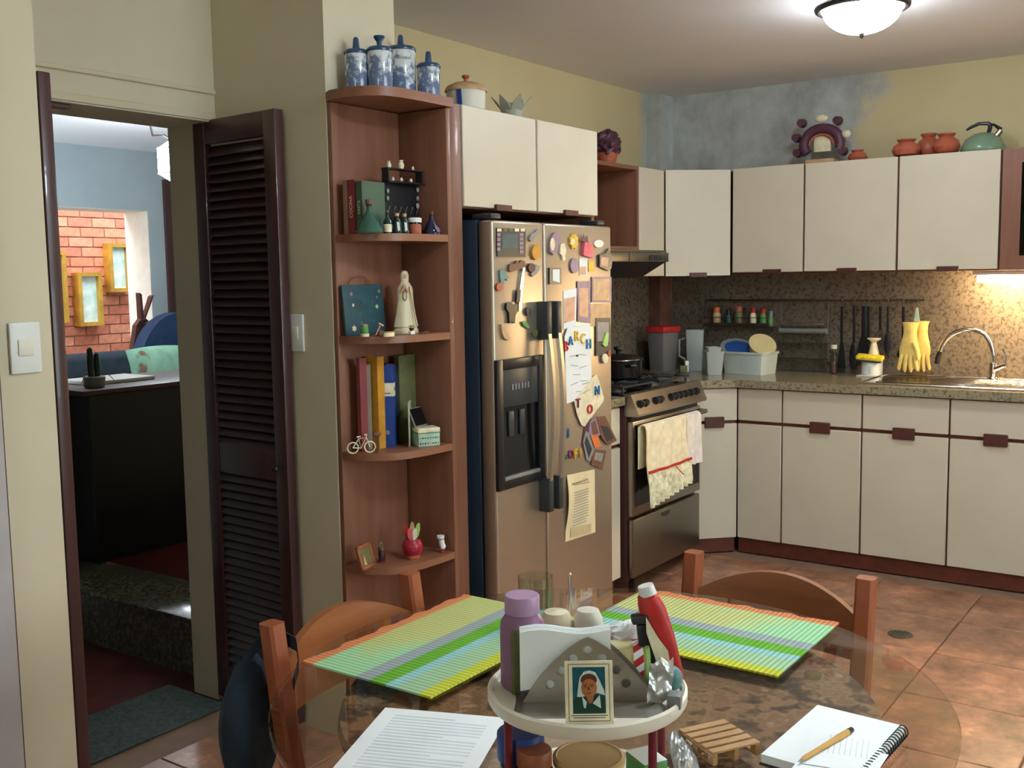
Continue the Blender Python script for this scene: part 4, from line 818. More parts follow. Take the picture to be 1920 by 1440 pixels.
part(t, 'block', M().rbox(b.x-.008, b.x+.014, b.y-.006, b.y+.012, b.z, b.z+.016, .002), 'brown'); part(t, 'shaft', M().tube([b+Vector((-.018, 0, .003)), b+Vector((.004, 0, .032))], .002, 6), 'tan'); part(t, 'head', M().tube([b+Vector((-.003, 0, .038)), b+Vector((.016, 0, .03))], .0035, 8), 'tan')
x0, x1 = X(713, 2.09, z), X(750, 2.09, z); c = Vector(((x0+x1)/2, 2.095, z))
t = thing('trinket_box', 'oval straw trinket box with a golden end on the second shelf board', 'box', c)
part(t, 'body', M().lathe([(.021, 0), (.0225, .003), (.0225, .011), (.021, .012), (.001, .012)], c, 24, 1, .5), 'cream'); part(t, 'lid_edge', M().lathe([(.0235, .0122), (.0235, .0145), (.001, .0155)], c, 24, 1, .5), 'ochre')
c = Vector((X(772, 2.10, z), 2.10, z))
t = thing('mini_plant', 'tiny potted green plant on a white cube before the figurine', 'plant', c)
part(t, 'cube', M().rbox(c.x-.009, c.x+.009, c.y-.006, c.y+.006, c.z, c.z+.011, .002), 'paper'); part(t, 'pot', M().lathe([(.005, 0), (.009, .009), (.001, .008)], c+Vector((0, 0, .0112)), 12), 'maroon')
for i in range(7): a = i*.9; part(t, 'leaf', M().prism([c+Vector((0, 0, .02)), c+Vector((.006*math.cos(a), .006*math.sin(a), .028)), c+Vector((.011*math.cos(a), .011*math.sin(a), .027+.001*i)), c+Vector((.006*math.cos(a+.5), .006*math.sin(a+.5), .024))], (0, 0, 0), (0, 0, .001)), 'lime')
b = Vector((X(797, 2.10, z), 2.10, z)); solo('twig', M().tube([b+Vector((-.016, 0, .002)), b+Vector((0, .003, .003)), b+Vector((.016, -.002, .004))], .0018, 6).tube([b+Vector((.004, .002, .003)), b+Vector((.012, .006, .010))], .0012, 5), 'brown', 'small brown dry twig at the right of the second shelf board', 'twig')

# third board: books, binder, tin, bicycle
z = SH[2]+.0005
mat('book_crimson', (132, 62, 66), .5); mat('book_grey', (128, 120, 106), .5)
book('book', 'thin crimson book at the left of the third shelf board', 668, 675, 672, 2.338, z, .03, 'book_crimson')
book('book', 'thin grey book between the crimson and the yellow book', 676, 683, 684, 2.362, z, .03, 'book_grey')
book('book', 'tall yellow book on the third shelf board', 685, 708, 669, 2.40, z, .03, 'ochre')
x_ = X(766, 2.215, z+.1); t = thing('book', 'brown book behind the blue binder', 'book', (x_, 2.22, z), 'books on the end shelf'); part(t, 'cover', M().rbox(x_-.04, x_+.04, 2.215, 2.24, z, H_(766, 665, 2.215), .002), 'olive'); part(t, 'pages', M().box(x_-.038, x_+.0405, 2.218, 2.237, z+.003, H_(766, 665, 2.215)-.003), 'cream')
c = Vector((X(742, 2.249, z), 2.249, z)); lathe_thing('bottle', 'dark wine bottle standing behind the yellow book', 'bottle', c, [('body', [(.012, 0), (.012, .12), (.009, .15), (.008, .178), (.0095, .18), (.001, .182)], 'dark_glass')], None, 14)
c = Vector((X(710, 2.155, z), 2.155, z)); t = thing('stone_trinket', 'small brown stone trinket on a peg before the yellow book', 'trinket', c)
part(t, 'peg', M().cyl(c, c+Vector((0, 0, .05)), .004, .004, 8), 'brown'); part(t, 'stone', M().ball(c+Vector((-.006, 0, .058)), (.016, .012, .009), 10, 7), 'brown')
# binder, turned so that its spine corner faces the room
c = at('Z', z, 741, 838); t = thing('ring_binder', 'blue ring binder with a white printed label on the third shelf board', 'binder', c)
bmx = place((c.x, c.y, z), R(-55)); hgt = H_(735, 684, c.y)-z
part(t, 'cover', M().rbox(-.035, -.033, .0, .096, 0, hgt, .0008, 1).rbox(-.035, .0, -.003, 0, 0, hgt, .001, 1).rbox(-.002, .0, .0, .096, 0, hgt, .0008, 1).xf(bmx), 'navy')
part(t, 'pages', M().box(-.031, -.004, .004, .09, .006, hgt-.004).xf(bmx), 'paper')
part(t, 'label', M().box(-.0355, .0006, -.0042, -.003, hgt*.62, hgt*.78).box(.0002, .0012, -.004, .035, hgt*.62, hgt*.78).xf(bmx), 'cream')
text(t, 'label_text', 'ME', .02, bmx @ frame((.0016, .017, hgt*.70), (0, 1, 0), (0, 0, 1)), 'ink_dark', .0002)
part(t, 'label_line', M().box(-.03, -.010, -.0046, -.0042, hgt*.652, hgt*.662).xf(bmx), 'ink_dark')
part(t, 'finger_ring', M().cyl(bmx @ Vector((-.022, -.0028, hgt*.18)), bmx @ Vector((-.022, -.005, hgt*.18)), .0075, .0075, 16), 'grey')
q = at('Z', z, 764, 838); fm = place((q.x, q.y, z), R(-55), 0, 0); solo('folder', M().rbox(.004, .008, -.004, .06, 0, .142, .0015, 1).xf(fm), 'folder_grey', 'pale grey cardboard folder between binder and floral tin', 'folder')
q = at('Z', z, 800, 836); tmx = place((q.x+.012, q.y+.012, z), R(-30))
t = thing('floral_tin', 'pale green square tin with flower prints at the right of the third board', 'tin', q)
part(t, 'body', M().rbox(-.036, .036, -.03, .03, 0, .043, .002).xf(tmx), 'mint'); part(t, 'lid', M().rbox(-.037, .037, -.031, .031, .0435, .058, .002).xf(tmx), 'cream')
part(t, 'band', M().box(-.0375, .0375, -.0315, .0315, .0412, .0436).xf(tmx), 'green')
for i in range(16):
    a = -.03+.0085*(i % 8); bz = .010+.017*(i//8); part(t, 'flower_print', M().prism([tmx @ Vector((a+.0032*math.cos(j*PI/3), -.0305, bz+.0032*math.sin(j*PI/3))) for j in range(6)], (0, 0, 0), (tmx.to_3x3() @ Vector((0, -.0005, 0)))), random.choice(['olive', 'ochre', 'green', 'slate']))
q2 = Vector((q.x+.012, q.y+.016, z+.0585)); tm2 = place(q2, R(-30), 0, R(0))
t = thing('tablet', 'dark tablet leaning on top of the floral tin', 'tablet', q2); lean = place(q2+Vector((0, .012, 0)), R(8), R(-24))
part(t, 'case', M().rbox(-.034, .038, 0, .006, .001, .066, .003).xf(lean), 'grey_plastic'); part(t, 'screen', M().box(-.031, .035, -.0008, .0002, .005, .062).xf(lean), 'black_gloss')
# bicycle
yb = 2.205; bx0, bx1 = X(662, yb, z), X(694, yb-.03, z); rw = .0165
t = thing('toy_bicycle', 'cream wooden toy bicycle at the front of the third board', 'toy', ((bx0+bx1)/2, yb, z))
w0, w1 = Vector((bx0, yb, z+rw+.0022)), Vector((bx1, yb-.03, z+rw+.0022)); rd = (w1-w0).normalized(); up = Vector((0, 0, 1))
for w_ in (w0, w1): part(t, 'wheel', M().tube([w_+rd*rw*math.cos(2*PI*i/20)+up*rw*math.sin(2*PI*i/20) for i in range(20)], .0022, 6, True), 'cream')
s_ = w0.lerp(w1, .34)+up*.026; hd = w0.lerp(w1, .80)+up*.03; bb = w0.lerp(w1, .48)+up*(-.002)
part(t, 'frame', M().tube([w0, s_, hd, bb, s_], .0019, 6).tube([w0, bb], .0019, 6).tube([w1, hd, hd+up*.006], .0019, 6), 'cream')
part(t, 'saddle', M().tube([s_+up*.006-rd*.005, s_+up*.007+rd*.007], .0025, 6), 'cream'); part(t, 'handlebar', M().tube([hd+up*.007-rd*.006, hd+up*.009, hd+up*.007+rd*.003], .002, 6), 'cream')

# fourth board
z = SH[1]+.0005
q = at('Z', z, 690, 1052); fm = place((X(694, 2.17, z), 2.17, z), R(12), R(-16))
t = thing('nativity_picture', 'small wooden nativity picture frame leaning on the lowest visible board', 'picture frame', fm.translation)
part(t, 'frame', M().rbox(-.04, .04, 0, .008, 0, .011, .002).rbox(-.04, .04, 0, .008, .065, .076, .002).rbox(-.04, -.029, 0, .008, .0, .076, .002).rbox(.029, .04, 0, .008, 0, .076, .002).xf(fm), 'chair_post'); part(t, 'picture', M().box(-.029, .029, .002, .004, .011, .065).xf(fm), 'olive')
for pts, c_ in (([(-.022, .014), (-.006, .014), (-.014, .048)], 'tan'), ([(-.002, .014), (.018, .014), (.01, .03)], 'brown')): part(t, 'motif', M().prism([fm @ Vector((a, .002, b)) for a, b in pts], (0, 0, 0), (0, -.0008, 0)), c_)
c = at('Z', z, 716, 1054); c.z = z
t = lathe_thing('lantern', 'tiny dark lantern figurine in front of the wooden frame', 'figurine', c, [('base', [(.012, 0), (.012, .005), (.001, .006)], 'maroon'), ('body', [(.009, .0062), (.010, .012), (.0105, .034), (.008, .04), (.001, .041)], 'wine'), ('cap', [(.012, .0412), (.011, .045), (.004, .051), (.001, .053)], 'brown')], None, 16)
part(t, 'ring', M().tube([c+Vector((.006*math.cos(2*PI*i/10), 0, .056+.006*math.sin(2*PI*i/10))) for i in range(10)], .0012, 5, True), 'grey')
c = at('Z', z, 780, 1047); c.z = z; c = Vector((c.x-.002, c.y+.012, z)); s = mpp(c)
mat('pot_red', (170, 40, 56), .3, var=.12, scale=20)
t = lathe_thing('spoon_pot', 'round red pot with a painted swirl on the lowest visible board', 'pot', c, [('foot', [(.022, 0), (.024, .006), (.023, .012), (.001, .013)], 'terracotta'), ('bowl', [(.024, .0132), (.031, .024), (.0335, .04), (.028, .056), (.0225, .062), (.021, .06), (.001, .055)], 'pot_red')])
fd = (EYE-c); fd.z = 0; fd.normalize(); sd = Vector((-fd.y, fd.x, 0))
part(t, 'swirl', M().tube([c+sd*(.008+.0012*i*.5*math.cos(i*.7))+fd*.0335+Vector((0, 0, .036+.0012*i*.5*math.sin(i*.7))) for i in range(16)], .0011, 5), 'pink')
for a, hz, cc, lab in ((-.019, .050, 'red', 'red leaf shaped spreader, leftmost in the red pot'), (-.007, .042, 'pink', 'pink leaf shaped spreader in front in the red pot'), (.001, .06, 'tan', 'tan leaf shaped spreader at the back of the red pot'), (.009, .042, 'cream', 'cream leaf shaped spreader in front in the red pot'), (.019, .056, 'lime', 'pale green leaf shaped spreader, rightmost in the red pot')):
    b_ = c+sd*a*.55+fd*(.008 if hz < .045 else -.006)+Vector((0, 0, .0565)); tp = Vector((0, 0, hz))+sd*a*.6
    L_ = [b_+tp*.05-sd*.002, b_+tp*.25-sd*.0075, b_+tp*.6-sd*.0085, b_+tp*.9-sd*.005, b_+tp, b_+tp*.9+sd*.005, b_+tp*.6+sd*.0085, b_+tp*.25+sd*.0075, b_+tp*.05+sd*.002]
    solo('spreader', M().prism(L_, (0, 0, 0), fd*.003), cc, lab, 'spreader', 'spreaders in the red pot')
c = at('Z', z, 828, 1036); c.z = z
t = thing('boot_figurine', 'small white boot figurine on a red heel, right of the red pot', 'figurine', c)
part(t, 'heel', M().rbox(c.x-.005, c.x+.009, c.y-.006, c.y+.006, c.z, c.z+.009, .002), 'red')
sdx = Vector((math.sin(YAW), -math.cos(YAW), 0))
part(t, 'boot', M().tube([c+Vector((0, 0, .056))+sdx*-.002, c+Vector((0, 0, .05))+sdx*-.002, c+Vector((0, 0, .045)), c+Vector((0, 0, .03))+sdx*.001, c+Vector((0, 0, .018))+sdx*.005, c+Vector((0, 0, .0155))+sdx*.012], [.0125, .0122, .0095, .0095, .0105, .007], 14), 'paper')
part(t, 'lace', M().tube([c+Vector((0, 0, .0455))+Vector((.0102*math.cos(2*PI*i/14), .0102*math.sin(2*PI*i/14), 0)) for i in range(14)], .0012, 5, True), 'charcoal')

# ---------------------------------------------------------------- on top of the wall cabinets over the sink
ZU = 1.992
c = Vector((5.44, at('X', 5.44, 1541, 260).y, ZU+.002)); s = mpp(c)
t = thing('clay_wreath', 'round clay ornament of little jars around an arch, leaning on the damp wall', 'ornament', c)
p0 = at('X', 5.44, 1541, 268); L0 = lambda px, py: at('X', 5.44, px, py)
part(t, 'arch', M().tube([p0+Vector((0, .094*math.cos(R(a)), .078*math.sin(R(a))-.004)) for a in range(-35, 216, 14)], [.026]*18, 10), 'plum')
part(t, 'base', M().rbox(5.40, 5.48, p0.y-.075, p0.y+.075, ZU+.001, ZU+.03, .008), 'tan')
part(t, 'niche', M().rbox(5.442, 5.462, p0.y-.045, p0.y+.045, p0.z-.045, p0.z+.04, .006), 'cream'); part(t, 'arch_lip', M().tube([p0+Vector((-.012, .062*math.cos(R(a)), .052*math.sin(R(a))-.01)) for a in range(0, 181, 15)], .006, 8), 'terracotta')
for px, py, cc in ((1503, 231, 'plum'), (1493, 259, 'plum'), (1495, 287, 'plum'), (1570, 226, 'plum'), (1580, 283, 'plum')):
    p = L0(px, py); part(t, 'little_jar', M().cyl(p+Vector((.02, 0, 0)), p+Vector((-.018, 0, 0)), .024, .02, 14), cc)
for px, py in ((1540, 222), (1587, 251)): p = L0(px, py); part(t, 'cream_jar', M().ball(p, (.02, .036 if px < 1560 else .024, .021), 12, 8), 'cream')
def claypot(lab, px, w_, h, X_, tilt=0, name='clay_pot'):
    c = Vector((X_, at('X', X_, px, 285).y, ZU+.001)); r = w_*mpp(c)/2; t = thing(name, lab, 'pot', c, 'small clay pots on the wall cabinets')
    mt = Matrix.Translation(c+Vector((0, 0, r*.75 if tilt else 0))) @ Matrix.Rotation(tilt, 4, 'X')
    dz = -h*.42 if tilt else 0
    part(t, 'body', M().lathe([(r*.55, dz), (r*.85, dz+h*.12), (r, dz+h*.38), (r*.85, dz+h*.66), (r*.55, dz+h*.8), (r*.5, dz+h*.84)], (0, 0, 0), 22).xf(mt), 'terracotta')
    part(t, 'lip', M().lathe([(r*.5, dz+h*.842), (r*.66, dz+h*.95), (r*.66, dz+h), (r*.5, dz+h), (r*.45, dz+h*.86)], (0, 0, 0), 22).xf(mt), 'terracotta')
claypot('tiny clay jug beside the clay wreath', 1608, 36, .06, 5.42)
claypot('small squat clay pot, left of the larger clay pots', 1699, 52, .085, 5.36)
claypot('clay pot leaning on the round clay pot', 1741, 44, .115, 5.46)
claypot('round clay pot touching the green kettle', 1774, 50, .098, 5.37)
c = Vector((5.43, at('X', 5.43, 1843, 270).y, ZU+.001)); r = 39*mpp(c)
mat('kettle_green', (122, 152, 128), .25, var=.08, coat=.4)
t = lathe_thing('kettle', 'green enamel kettle with a black arched handle on the wall cabinet', 'kettle', c, [('body', [(r*.95, 0), (r, .008), (r*.98, .03), (r*.8, .065), (r*.45, .088), (r*.2, .094), (.001, .095)], 'kettle_green')], None, 30)
yv = Vector((0, 1, 0)); part(t, 'handle', M().tube([c+Vector((0, -.022, .088)), c+Vector((0, -.03, .115)), c+Vector((0, -.022, .135)), c+Vector((0, .02, .138)), c+Vector((0, .06, .122)), c+Vector((0, .075, .112))], [.010, .010, .010, .008, .007, .005], 8), 'black_plastic')
part(t, 'spout', M().cyl(c+Vector((0, -r*.55, .07)), c+Vector((0, -r*.78, .1)), .015, .012, 12), 'bright_steel'); part(t, 'spout_cap', M().tube([c+Vector((0, -r*.78, .101)), c+Vector((0, -r*.5, .125)), c+Vector((0, -.022, .132))], [.011, .006, .007], 8), 'black_plastic')

# ---------------------------------------------------------------- worktop things
ZW = .9055
def tapered(c, w0, d0, w1, d1, h, rz, wall=.002):
    """open rectangular tub (hollow) with rounded look"""
    m = M(); mt = place(c, rz)
    def ring(w_, d_, z_, r_): return [mt @ Vector((sx*(w_/2-r_)+r_*math.cos(a), sy_*(d_/2-r_)+r_*math.sin(a), z_)) for sx, sy_, a0 in ((1, 1, 0), (-1, 1, PI/2), (-1, -1, PI), (1, -1, 3*PI/2)) for a in (a0, a0+PI/4, a0+PI/2)]
    r_ = min(w0, d0)*.14; rings = [ring(w0, d0, 0, r_), ring(w1, d1, h, r_), ring(w1-2*wall, d1-2*wall, h, r_), ring(w0-2*wall, d0-2*wall, wall, r_)]
    n = 12; v = sum(rings, []); f = [(k*n+i, k*n+(i+1) % n, (k+1)*n+(i+1) % n, (k+1)*n+i) for k in range(3) for i in range(n)]+[tuple(range(n))[::-1], tuple(range(3*n, 4*n))]
    return m.add(v, f)
# stock pot on the stove
c = Vector((4.45, 2.50, .949))
t = lathe_thing('stock_pot', 'black stock pot with lid on the back of the stove', 'pot', c, [('body', [(.10, 0), (.115, .006), (.115, .085), (.118, .088)], 'black_gloss'), ('lid', [(.12, .0885), (.12, .094), (.09, .108), (.03, .115), (.001, .116)], 'dark_bronze'), ('lid_knob', [(.012, .115), (.014, .13), (.024, .138), (.022, .15), (.001, .153)], 'black_plastic')], None, 28)
part(t, 'handle', M().tube([c+Vector((-.08, -.085, .065)), c+Vector((-.10, -.125, .068)), c+Vector((-.07, -.13, .068)), c+Vector((-.05, -.105, .065))], .007, 8), 'black_plastic')
part(t, 'lid_rim', M().tube([c+Vector((.119*math.cos(2*PI*i/30), .119*math.sin(2*PI*i/30), .0895)) for i in range(30)], .003, 6, True), 'chrome')
# tall canister with red lid
sheer('grey_milky', (200, 196, 192), .2, 1.4, .6, (150, 146, 144))
c = Vector((5.34, 2.69, ZW)); c.x = X(1243, 2.69, 1.0)
t = thing('tall_container', 'tall grey plastic container with a red lid in the corner behind the stove', 'container', c)
part(t, 'body', tapered(c, .12, .1, .15, .12, .215, R(-10)), 'grey_milky'); part(t, 'lid', M().rbox(-.08, .08, -.064, .064, .2155, .25, .008).xf(place(c, R(-10))), 'red')
def onW(px, X_): return Vector((X_, at('X', X_, px, 690).y, ZW))
c = onW(1303, 5.40); t = thing('jug', 'tall pale plastic jug next to the stacked tubs', 'jug', c); part(t, 'body', tapered(c, .075, .085, .085, .1, .225, R(20)), 'milky_plastic'); part(t, 'handle', M().tube([c+Vector((-.03, .045, .18)), c+Vector((-.035, .08, .17)), c+Vector((-.035, .08, .08)), c+Vector((-.03, .042, .06))], .006, 8), 'milky_plastic')
c = onW(1280, 5.17); c.y = 2.47; c.x = X(1280, 2.47, .95)
t = thing('kitchen_scale', 'small white kitchen timer with a dark base beside the stove', 'timer', c); mt = place(c, R(35))
part(t, 'base', M().rbox(-.045, .045, -.03, .03, 0, .016, .004).xf(mt), 'charcoal'); part(t, 'display', M().rbox(.0, .045, -.032, -.02, .0165, .062, .003).xf(mt), 'white_plastic'); part(t, 'stand', M().rbox(-.042, .0, -.02, .02, .0165, .055, .003).xf(mt), 'olive'); part(t, 'clip', M().rbox(-.05, -.004, -.025, -.005, .0555, .08, .003).xf(mt), 'white_plastic')
c = at('Z', ZW, 1333, 703); c = Vector((c.x+.03, c.y+.0, ZW))
t = thing('plastic_tub', 'milky plastic tub standing in front of the large plastic box', 'tub', c); part(t, 'body', tapered(c, .078, .078, .10, .10, .125, R(38)), 'milky_plastic'); part(t, 'rim', tapered(c+Vector((0, 0, .119)), .104, .104, .106, .106, .008, R(38), .003), 'milky_plastic')
part(t, 'inner_cup', tapered(c+Vector((.0, .0, .09)), .06, .06, .075, .075, .058, R(38)), 'milky_plastic')
mat('box_plastic', (196, 206, 198), .4, var=.03); mat('blue_plastic', (40, 84, 152), .4, var=.06); mat('yellow_plastic', (206, 194, 142), .4, var=.05)
c = at('Z', ZW, 1396, 702); c = Vector((c.x+.075, c.y, ZW)); bz = R(-10)
t = thing('plastic_box', 'large pale green plastic box full of plastic bowls', 'box', c); part(t, 'body', tapered(c, .16, .235, .175, .255, .115, bz, .003), 'box_plastic'); part(t, 'rim', tapered(c+Vector((0, 0, .108)), .185, .265, .187, .267, .012, bz, .006), 'box_plastic')
mt = place(c+Vector((-.01, .055, .125)), bz, R(0), R(0)) @ Matrix.Rotation(R(-38), 4, 'Y') @ Matrix.Rotation(R(18), 4, 'X')
t = thing('bowl', 'blue oval plastic lid with a clear rim tilted in the plastic box', 'bowl', c+Vector((-.01, .055, .09)))
part(t, 'rim', M().lathe([(.075, 0), (.098, .004), (.1, .012), (.08, .01)], (0, 0, 0), 28, .7, 1.1).xf(mt), 'grey_plastic'); part(t, 'dish', M().lathe([(.001, .0), (.074, .002), (.078, .010), (.06, .014), (.001, .015)], (0, 0, 0), 28, .7, 1.1).xf(mt), 'blue_plastic')
mt = place(c+Vector((.0, -.06, .135)), bz) @ Matrix.Rotation(R(38), 4, 'X') @ Matrix.Rotation(R(-25), 4, 'Y')
t = thing('bowl', 'pale yellow plastic bowl lying on its side in the plastic box', 'bowl', c+Vector((.0, -.06, .09)))
part(t, 'body', M().lathe([(.001, -.055), (.045, -.055), (.058, -.02), (.068, .03), (.066, .03), (.055, -.018), (.042, -.05), (.001, -.05)], (0, 0, 0), 26).xf(mt), 'yellow_plastic'); part(t, 'rim', M().lathe([(.0665, .03), (.074, .03), (.074, .037), (.0665, .037)], (0, 0, 0), 26).xf(mt), 'yellow_plastic')
# rail with hanging racks, on the sink wall
XR = 5.565; zr = 1.292
t = thing('utensil_rail', 'thin steel utensil rail along the granite splashback', 'rail', (XR, 1.95, zr))
y0, y1 = at('X', XR, 1733, 560).y, at('X', XR, 1330, 566).y
part(t, 'bar', M().cyl((XR, y0, zr), (XR, y1, zr), .005, .005, 10), 'dull_steel')
for y in (y0+.03, (y0+y1)/2, y1-.03): part(t, 'bracket', M().cyl((XR, y, zr), (XB-.013, y, zr), .005, .007, 8), 'dull_steel')
def yr(px, py=620): return at('X', XR, px, py).y
def hook(t, y): return part(t, 'hook', M().tube([(XR+.006, y, zr-.004), (XR+.006, y, zr+.007), (XR-.002, y, zr+.011), (XR-.009, y, zr+.004), (XR-.009, y, zr-.03), (XR-.004, y, zr-.04), (XR+.003, y, zr-.034)], .0016, 6), 'bright_steel')
# spice shelf
ya, yb_ = yr(1452), yr(1325); zs_ = 1.148
t = thing('spice_rack', 'steel spice shelf hanging from the left of the utensil rail', 'rack', (XR, (ya+yb_)/2, zs_))
part(t, 'tray', M().box(5.50, 5.60, ya, yb_, zs_, zs_+.003).box(5.50, 5.502, ya, yb_, zs_, zs_+.02), 'dull_steel'); part(t, 'guard', M().tube([(5.50, ya, zs_+.05), (5.50, yb_, zs_+.05)], .002, 6), 'dull_steel')
for y in (ya+.005, yb_-.005): part(t, 'hanger', M().tube([(5.50, y, zs_), (5.50, y, zs_+.05), (XR-.006, y, zr-.006), (XR, y, zr+.007)], .002, 6), 'dull_steel')
for px, r, h, body, capc, lab in ((1344, .022, .075, 'tan', 'orange', 'spice jar with an orange lid at the left of the spice shelf'), (1366, .016, .06, 'slate', 'black_plastic', 'dark little spice jar beside the orange-lidded one'), (1385, .024, .08, 'olive', 'terracotta', 'spice jar with a brown red lid in the middle of the spice shelf'),
                        (1412, .018, .072, 'cream', 'red', 'white spice bottle with a red cap on the spice shelf'), (1431, .018, .07, 'green', 'red', 'green spice bottle with a red cap on the spice shelf'), (1445, .013, .055, 'green', 'teal', 'slim green spice bottle at the right end of the spice shelf')):
    c = Vector((5.545, at('X', 5.545, px, 600).y, zs_+.0035)); lathe_thing('spice_bottle', lab, 'spice bottle', c, [('body', [(r, 0), (r, h*.85), (r*.7, h)], body), ('cap', [(r*.85, h), (r*.85, h+.025), (r*.7, h+.028), (.001, h+.028)], capc)], 'bottles on the spice shelf', 14)
# kitchen-roll rack
ya, yb_ = yr(1554), yr(1466); t = thing('wire_rack', 'steel kitchen-roll rack hanging from the middle of the utensil rail', 'rack', (XR, (ya+yb_)/2, .96))
for y in (ya, yb_): part(t, 'hanger', M().tube([(XR, y, zr+.007), (XR-.01, y, zr-.01), (XR-.01, y, .97)], .0022, 6), 'dull_steel')
part(t, 'shelf', M().rbox(5.49, 5.58, ya, yb_, 1.165, 1.172, .002), 'bright_steel')
for z_ in (1.06, .975): part(t, 'wire_shelf', M().box(5.50, 5.58, ya, yb_, z_, z_+.003), 'dull_steel')
part(t, 'roll_bar', M().cyl((5.53, ya, 1.13), (5.53, yb_, 1.13), .016, .016, 14), 'grey_plastic')
# slim bottle by the rack
c = Vector((5.54, at('X', 5.54, 1563, 690).y, ZW)); lathe_thing('oil_bottle', 'slim clear oil bottle with a white cap on the worktop', 'bottle', c, [('body', [(.02, 0), (.021, .004), (.02, .085), (.011, .115), (.0105, .13)], 'clear_glass'), ('cap', [(.0165, .131), (.0165, .152), (.001, .153)], 'cream'), ('oil', [(.018, .003), (.018, .06), (.001, .06)], 'brown')], None, 18)
# utensils hanging on hooks
UG = 'black utensils hanging from the rail'
def utensil(kind, lab, px, zbot, wd, cat):
    y = yr(px); t = thing(kind, lab, cat, (XR-.004, y, zbot), UG); x = XR-.006; hook(t, y); zt = zr-.03; zm = zbot+(zt-zbot)*.42
    part(t, 'shaft', M().rbox(x-.004, x+.004, y-wd*.28, y+wd*.28, zm, zt, .002), 'black_plastic')
    if kind == 'spatula': part(t, 'blade', M().prism([(x, y-wd*.4, zm), (x, y+wd*.4, zm), (x, y+wd, zbot), (x, y-wd, zbot)], (0, 0, 0), (.003, 0, 0)), 'black_plastic')
    elif kind == 'ladle': part(t, 'bowl', M().ball((x-.012, y, zbot+wd), (wd*.7, wd, wd), 14, 9), 'black_plastic')
    elif kind == 'slotted_spoon': part(t, 'bowl', M().ball((x-.002, y, (zbot+zm)/2), (.006, wd, (zm-zbot)/2+.004), 14, 9), 'black_plastic')
    elif kind == 'whisk':
        m = M()
        for a in range(0, 180, 36): m.tube([(x+wd*math.sin(q)*math.sin(R(a)), y+wd*math.sin(q)*math.cos(R(a)), zm-(zm-zbot)*(1-math.cos(q))/2*1.0) for q in [i*PI/10 for i in range(11)]], .0014, 5).tube([(x-wd*math.sin(q)*math.sin(R(a)), y-wd*math.sin(q)*math.cos(R(a)), zm-(zm-zbot)*(1-math.cos(q))/2) for q in [i*PI/10 for i in range(11)]], .0014, 5)
        part(t, 'wires', m, 'charcoal')
    return t
utensil('spatula', 'black spatula, leftmost utensil on the rail', 1579, .93, .024, 'spatula')
utensil('slotted_spoon', 'black slotted spoon second on the rail', 1602, .93, .022, 'spoon')
utensil('spatula', 'wide black turner hanging third on the rail', 1620, .99, .04, 'spatula')
utensil('ladle', 'black soup ladle behind the soap dispenser', 1629, .94, .03, 'ladle')
utensil('whisk', 'dark whisk hanging right of the turner', 1651, 1.05, .025, 'whisk')
utensil('slotted_spoon', 'small black spoon hanging right of the whisk', 1665, 1.02, .018, 'spoon')
utensil('ladle', 'black ladle hanging beside the rubber gloves', 1694, .99, .026, 'ladle')
# rubber gloves on a clip
mat('rubber', (232, 206, 116), .45, var=.06, scale=20)
yg = yr(1720); zg = at('X', 5.52, 1718, 602).z
t = thing('clip_hook', 'pale green clip on a hook holding the yellow gloves', 'clip', (5.54, yg, zg-.02)); hook(t, yg); part(t, 'jaw', M().prism([(5.553, yg-.004, zr-.036), (5.553, yg+.004, zr-.036), (5.553, yg+.014, zg-.004), (5.553, yg-.014, zg-.004)], (0, 0, 0), (-.008, 0, 0)), 'mint')
def glove(lab, px0, px1, pyt, xg, flip):
    ya_, yb2 = at('X', xg, px0, 640).y, at('X', xg, px1, 640).y; cy = (ya_+yb2)/2; wd = abs(ya_-yb2)/2
    zt = at('X', xg, px0, pyt).z; t = thing('rubber_glove', lab, 'glove', (xg, cy, .925), 'yellow rubber gloves')
    m = M(); n = 20; v = []
    prof = [(0, 1.02, .55), (.02, .95, .6), (.10, .80, .62), (.20, .74, .6), (.30, .80, .5), (.40, .95, .44), (.52, 1.08, .40), (.62, 1.05, .36), (.68, .95, .3)]
    Hh = (zt-.925)
    for f_, a, b in prof: v += [Vector((xg+wd*b*math.sin(2*PI*i/n)*.8, cy+wd*a*math.cos(2*PI*i/n)+flip*wd*.25*f_, zt-Hh*f_)) for i in range(n)]
    m.add(v, [(j*n+i, j*n+(i+1) % n, (j+1)*n+(i+1) % n, (j+1)*n+i) for j in range(len(prof)-1) for i in range(n)]+[tuple(range((len(prof)-1)*n, len(prof)*n)), tuple(range(n))[::-1]])
    for i_ in range(4):
        k_ = (i_-1.5)/1.5; yb3 = cy+flip*wd*.25*.6+k_*wd*.72; z0 = zt-Hh*.63; L_ = Hh*(.36-.05*abs(k_))
        m.tube([(xg-.004, yb3, z0), (xg-.014, yb3+k_*.006, z0-L_*.5), (xg-.012, yb3+k_*.012, z0-L_*.85), (xg-.008, yb3+k_*.013, z0-L_)], [wd*.25, wd*.26, wd*.24, wd*.1], 10)
    zt2 = zt-Hh*.40; m.tube([(xg-.012, cy-flip*wd*.5, zt2), (xg-.024, cy-flip*wd*.85, zt2-.03), (xg-.026, cy-flip*wd*1.0, zt2-.065), (xg-.022, cy-flip*wd*1.0, zt2-.085)], [wd*.34, wd*.32, wd*.28, wd*.12], 10)
    part(t, 'skin', m, 'rubber')
glove('yellow rubber glove in front, nearer the soap dispenser', 1690, 1724, 604, 5.503, 1)
glove('yellow rubber glove behind, nearer the tap', 1712, 1742, 602, 5.549, -1)
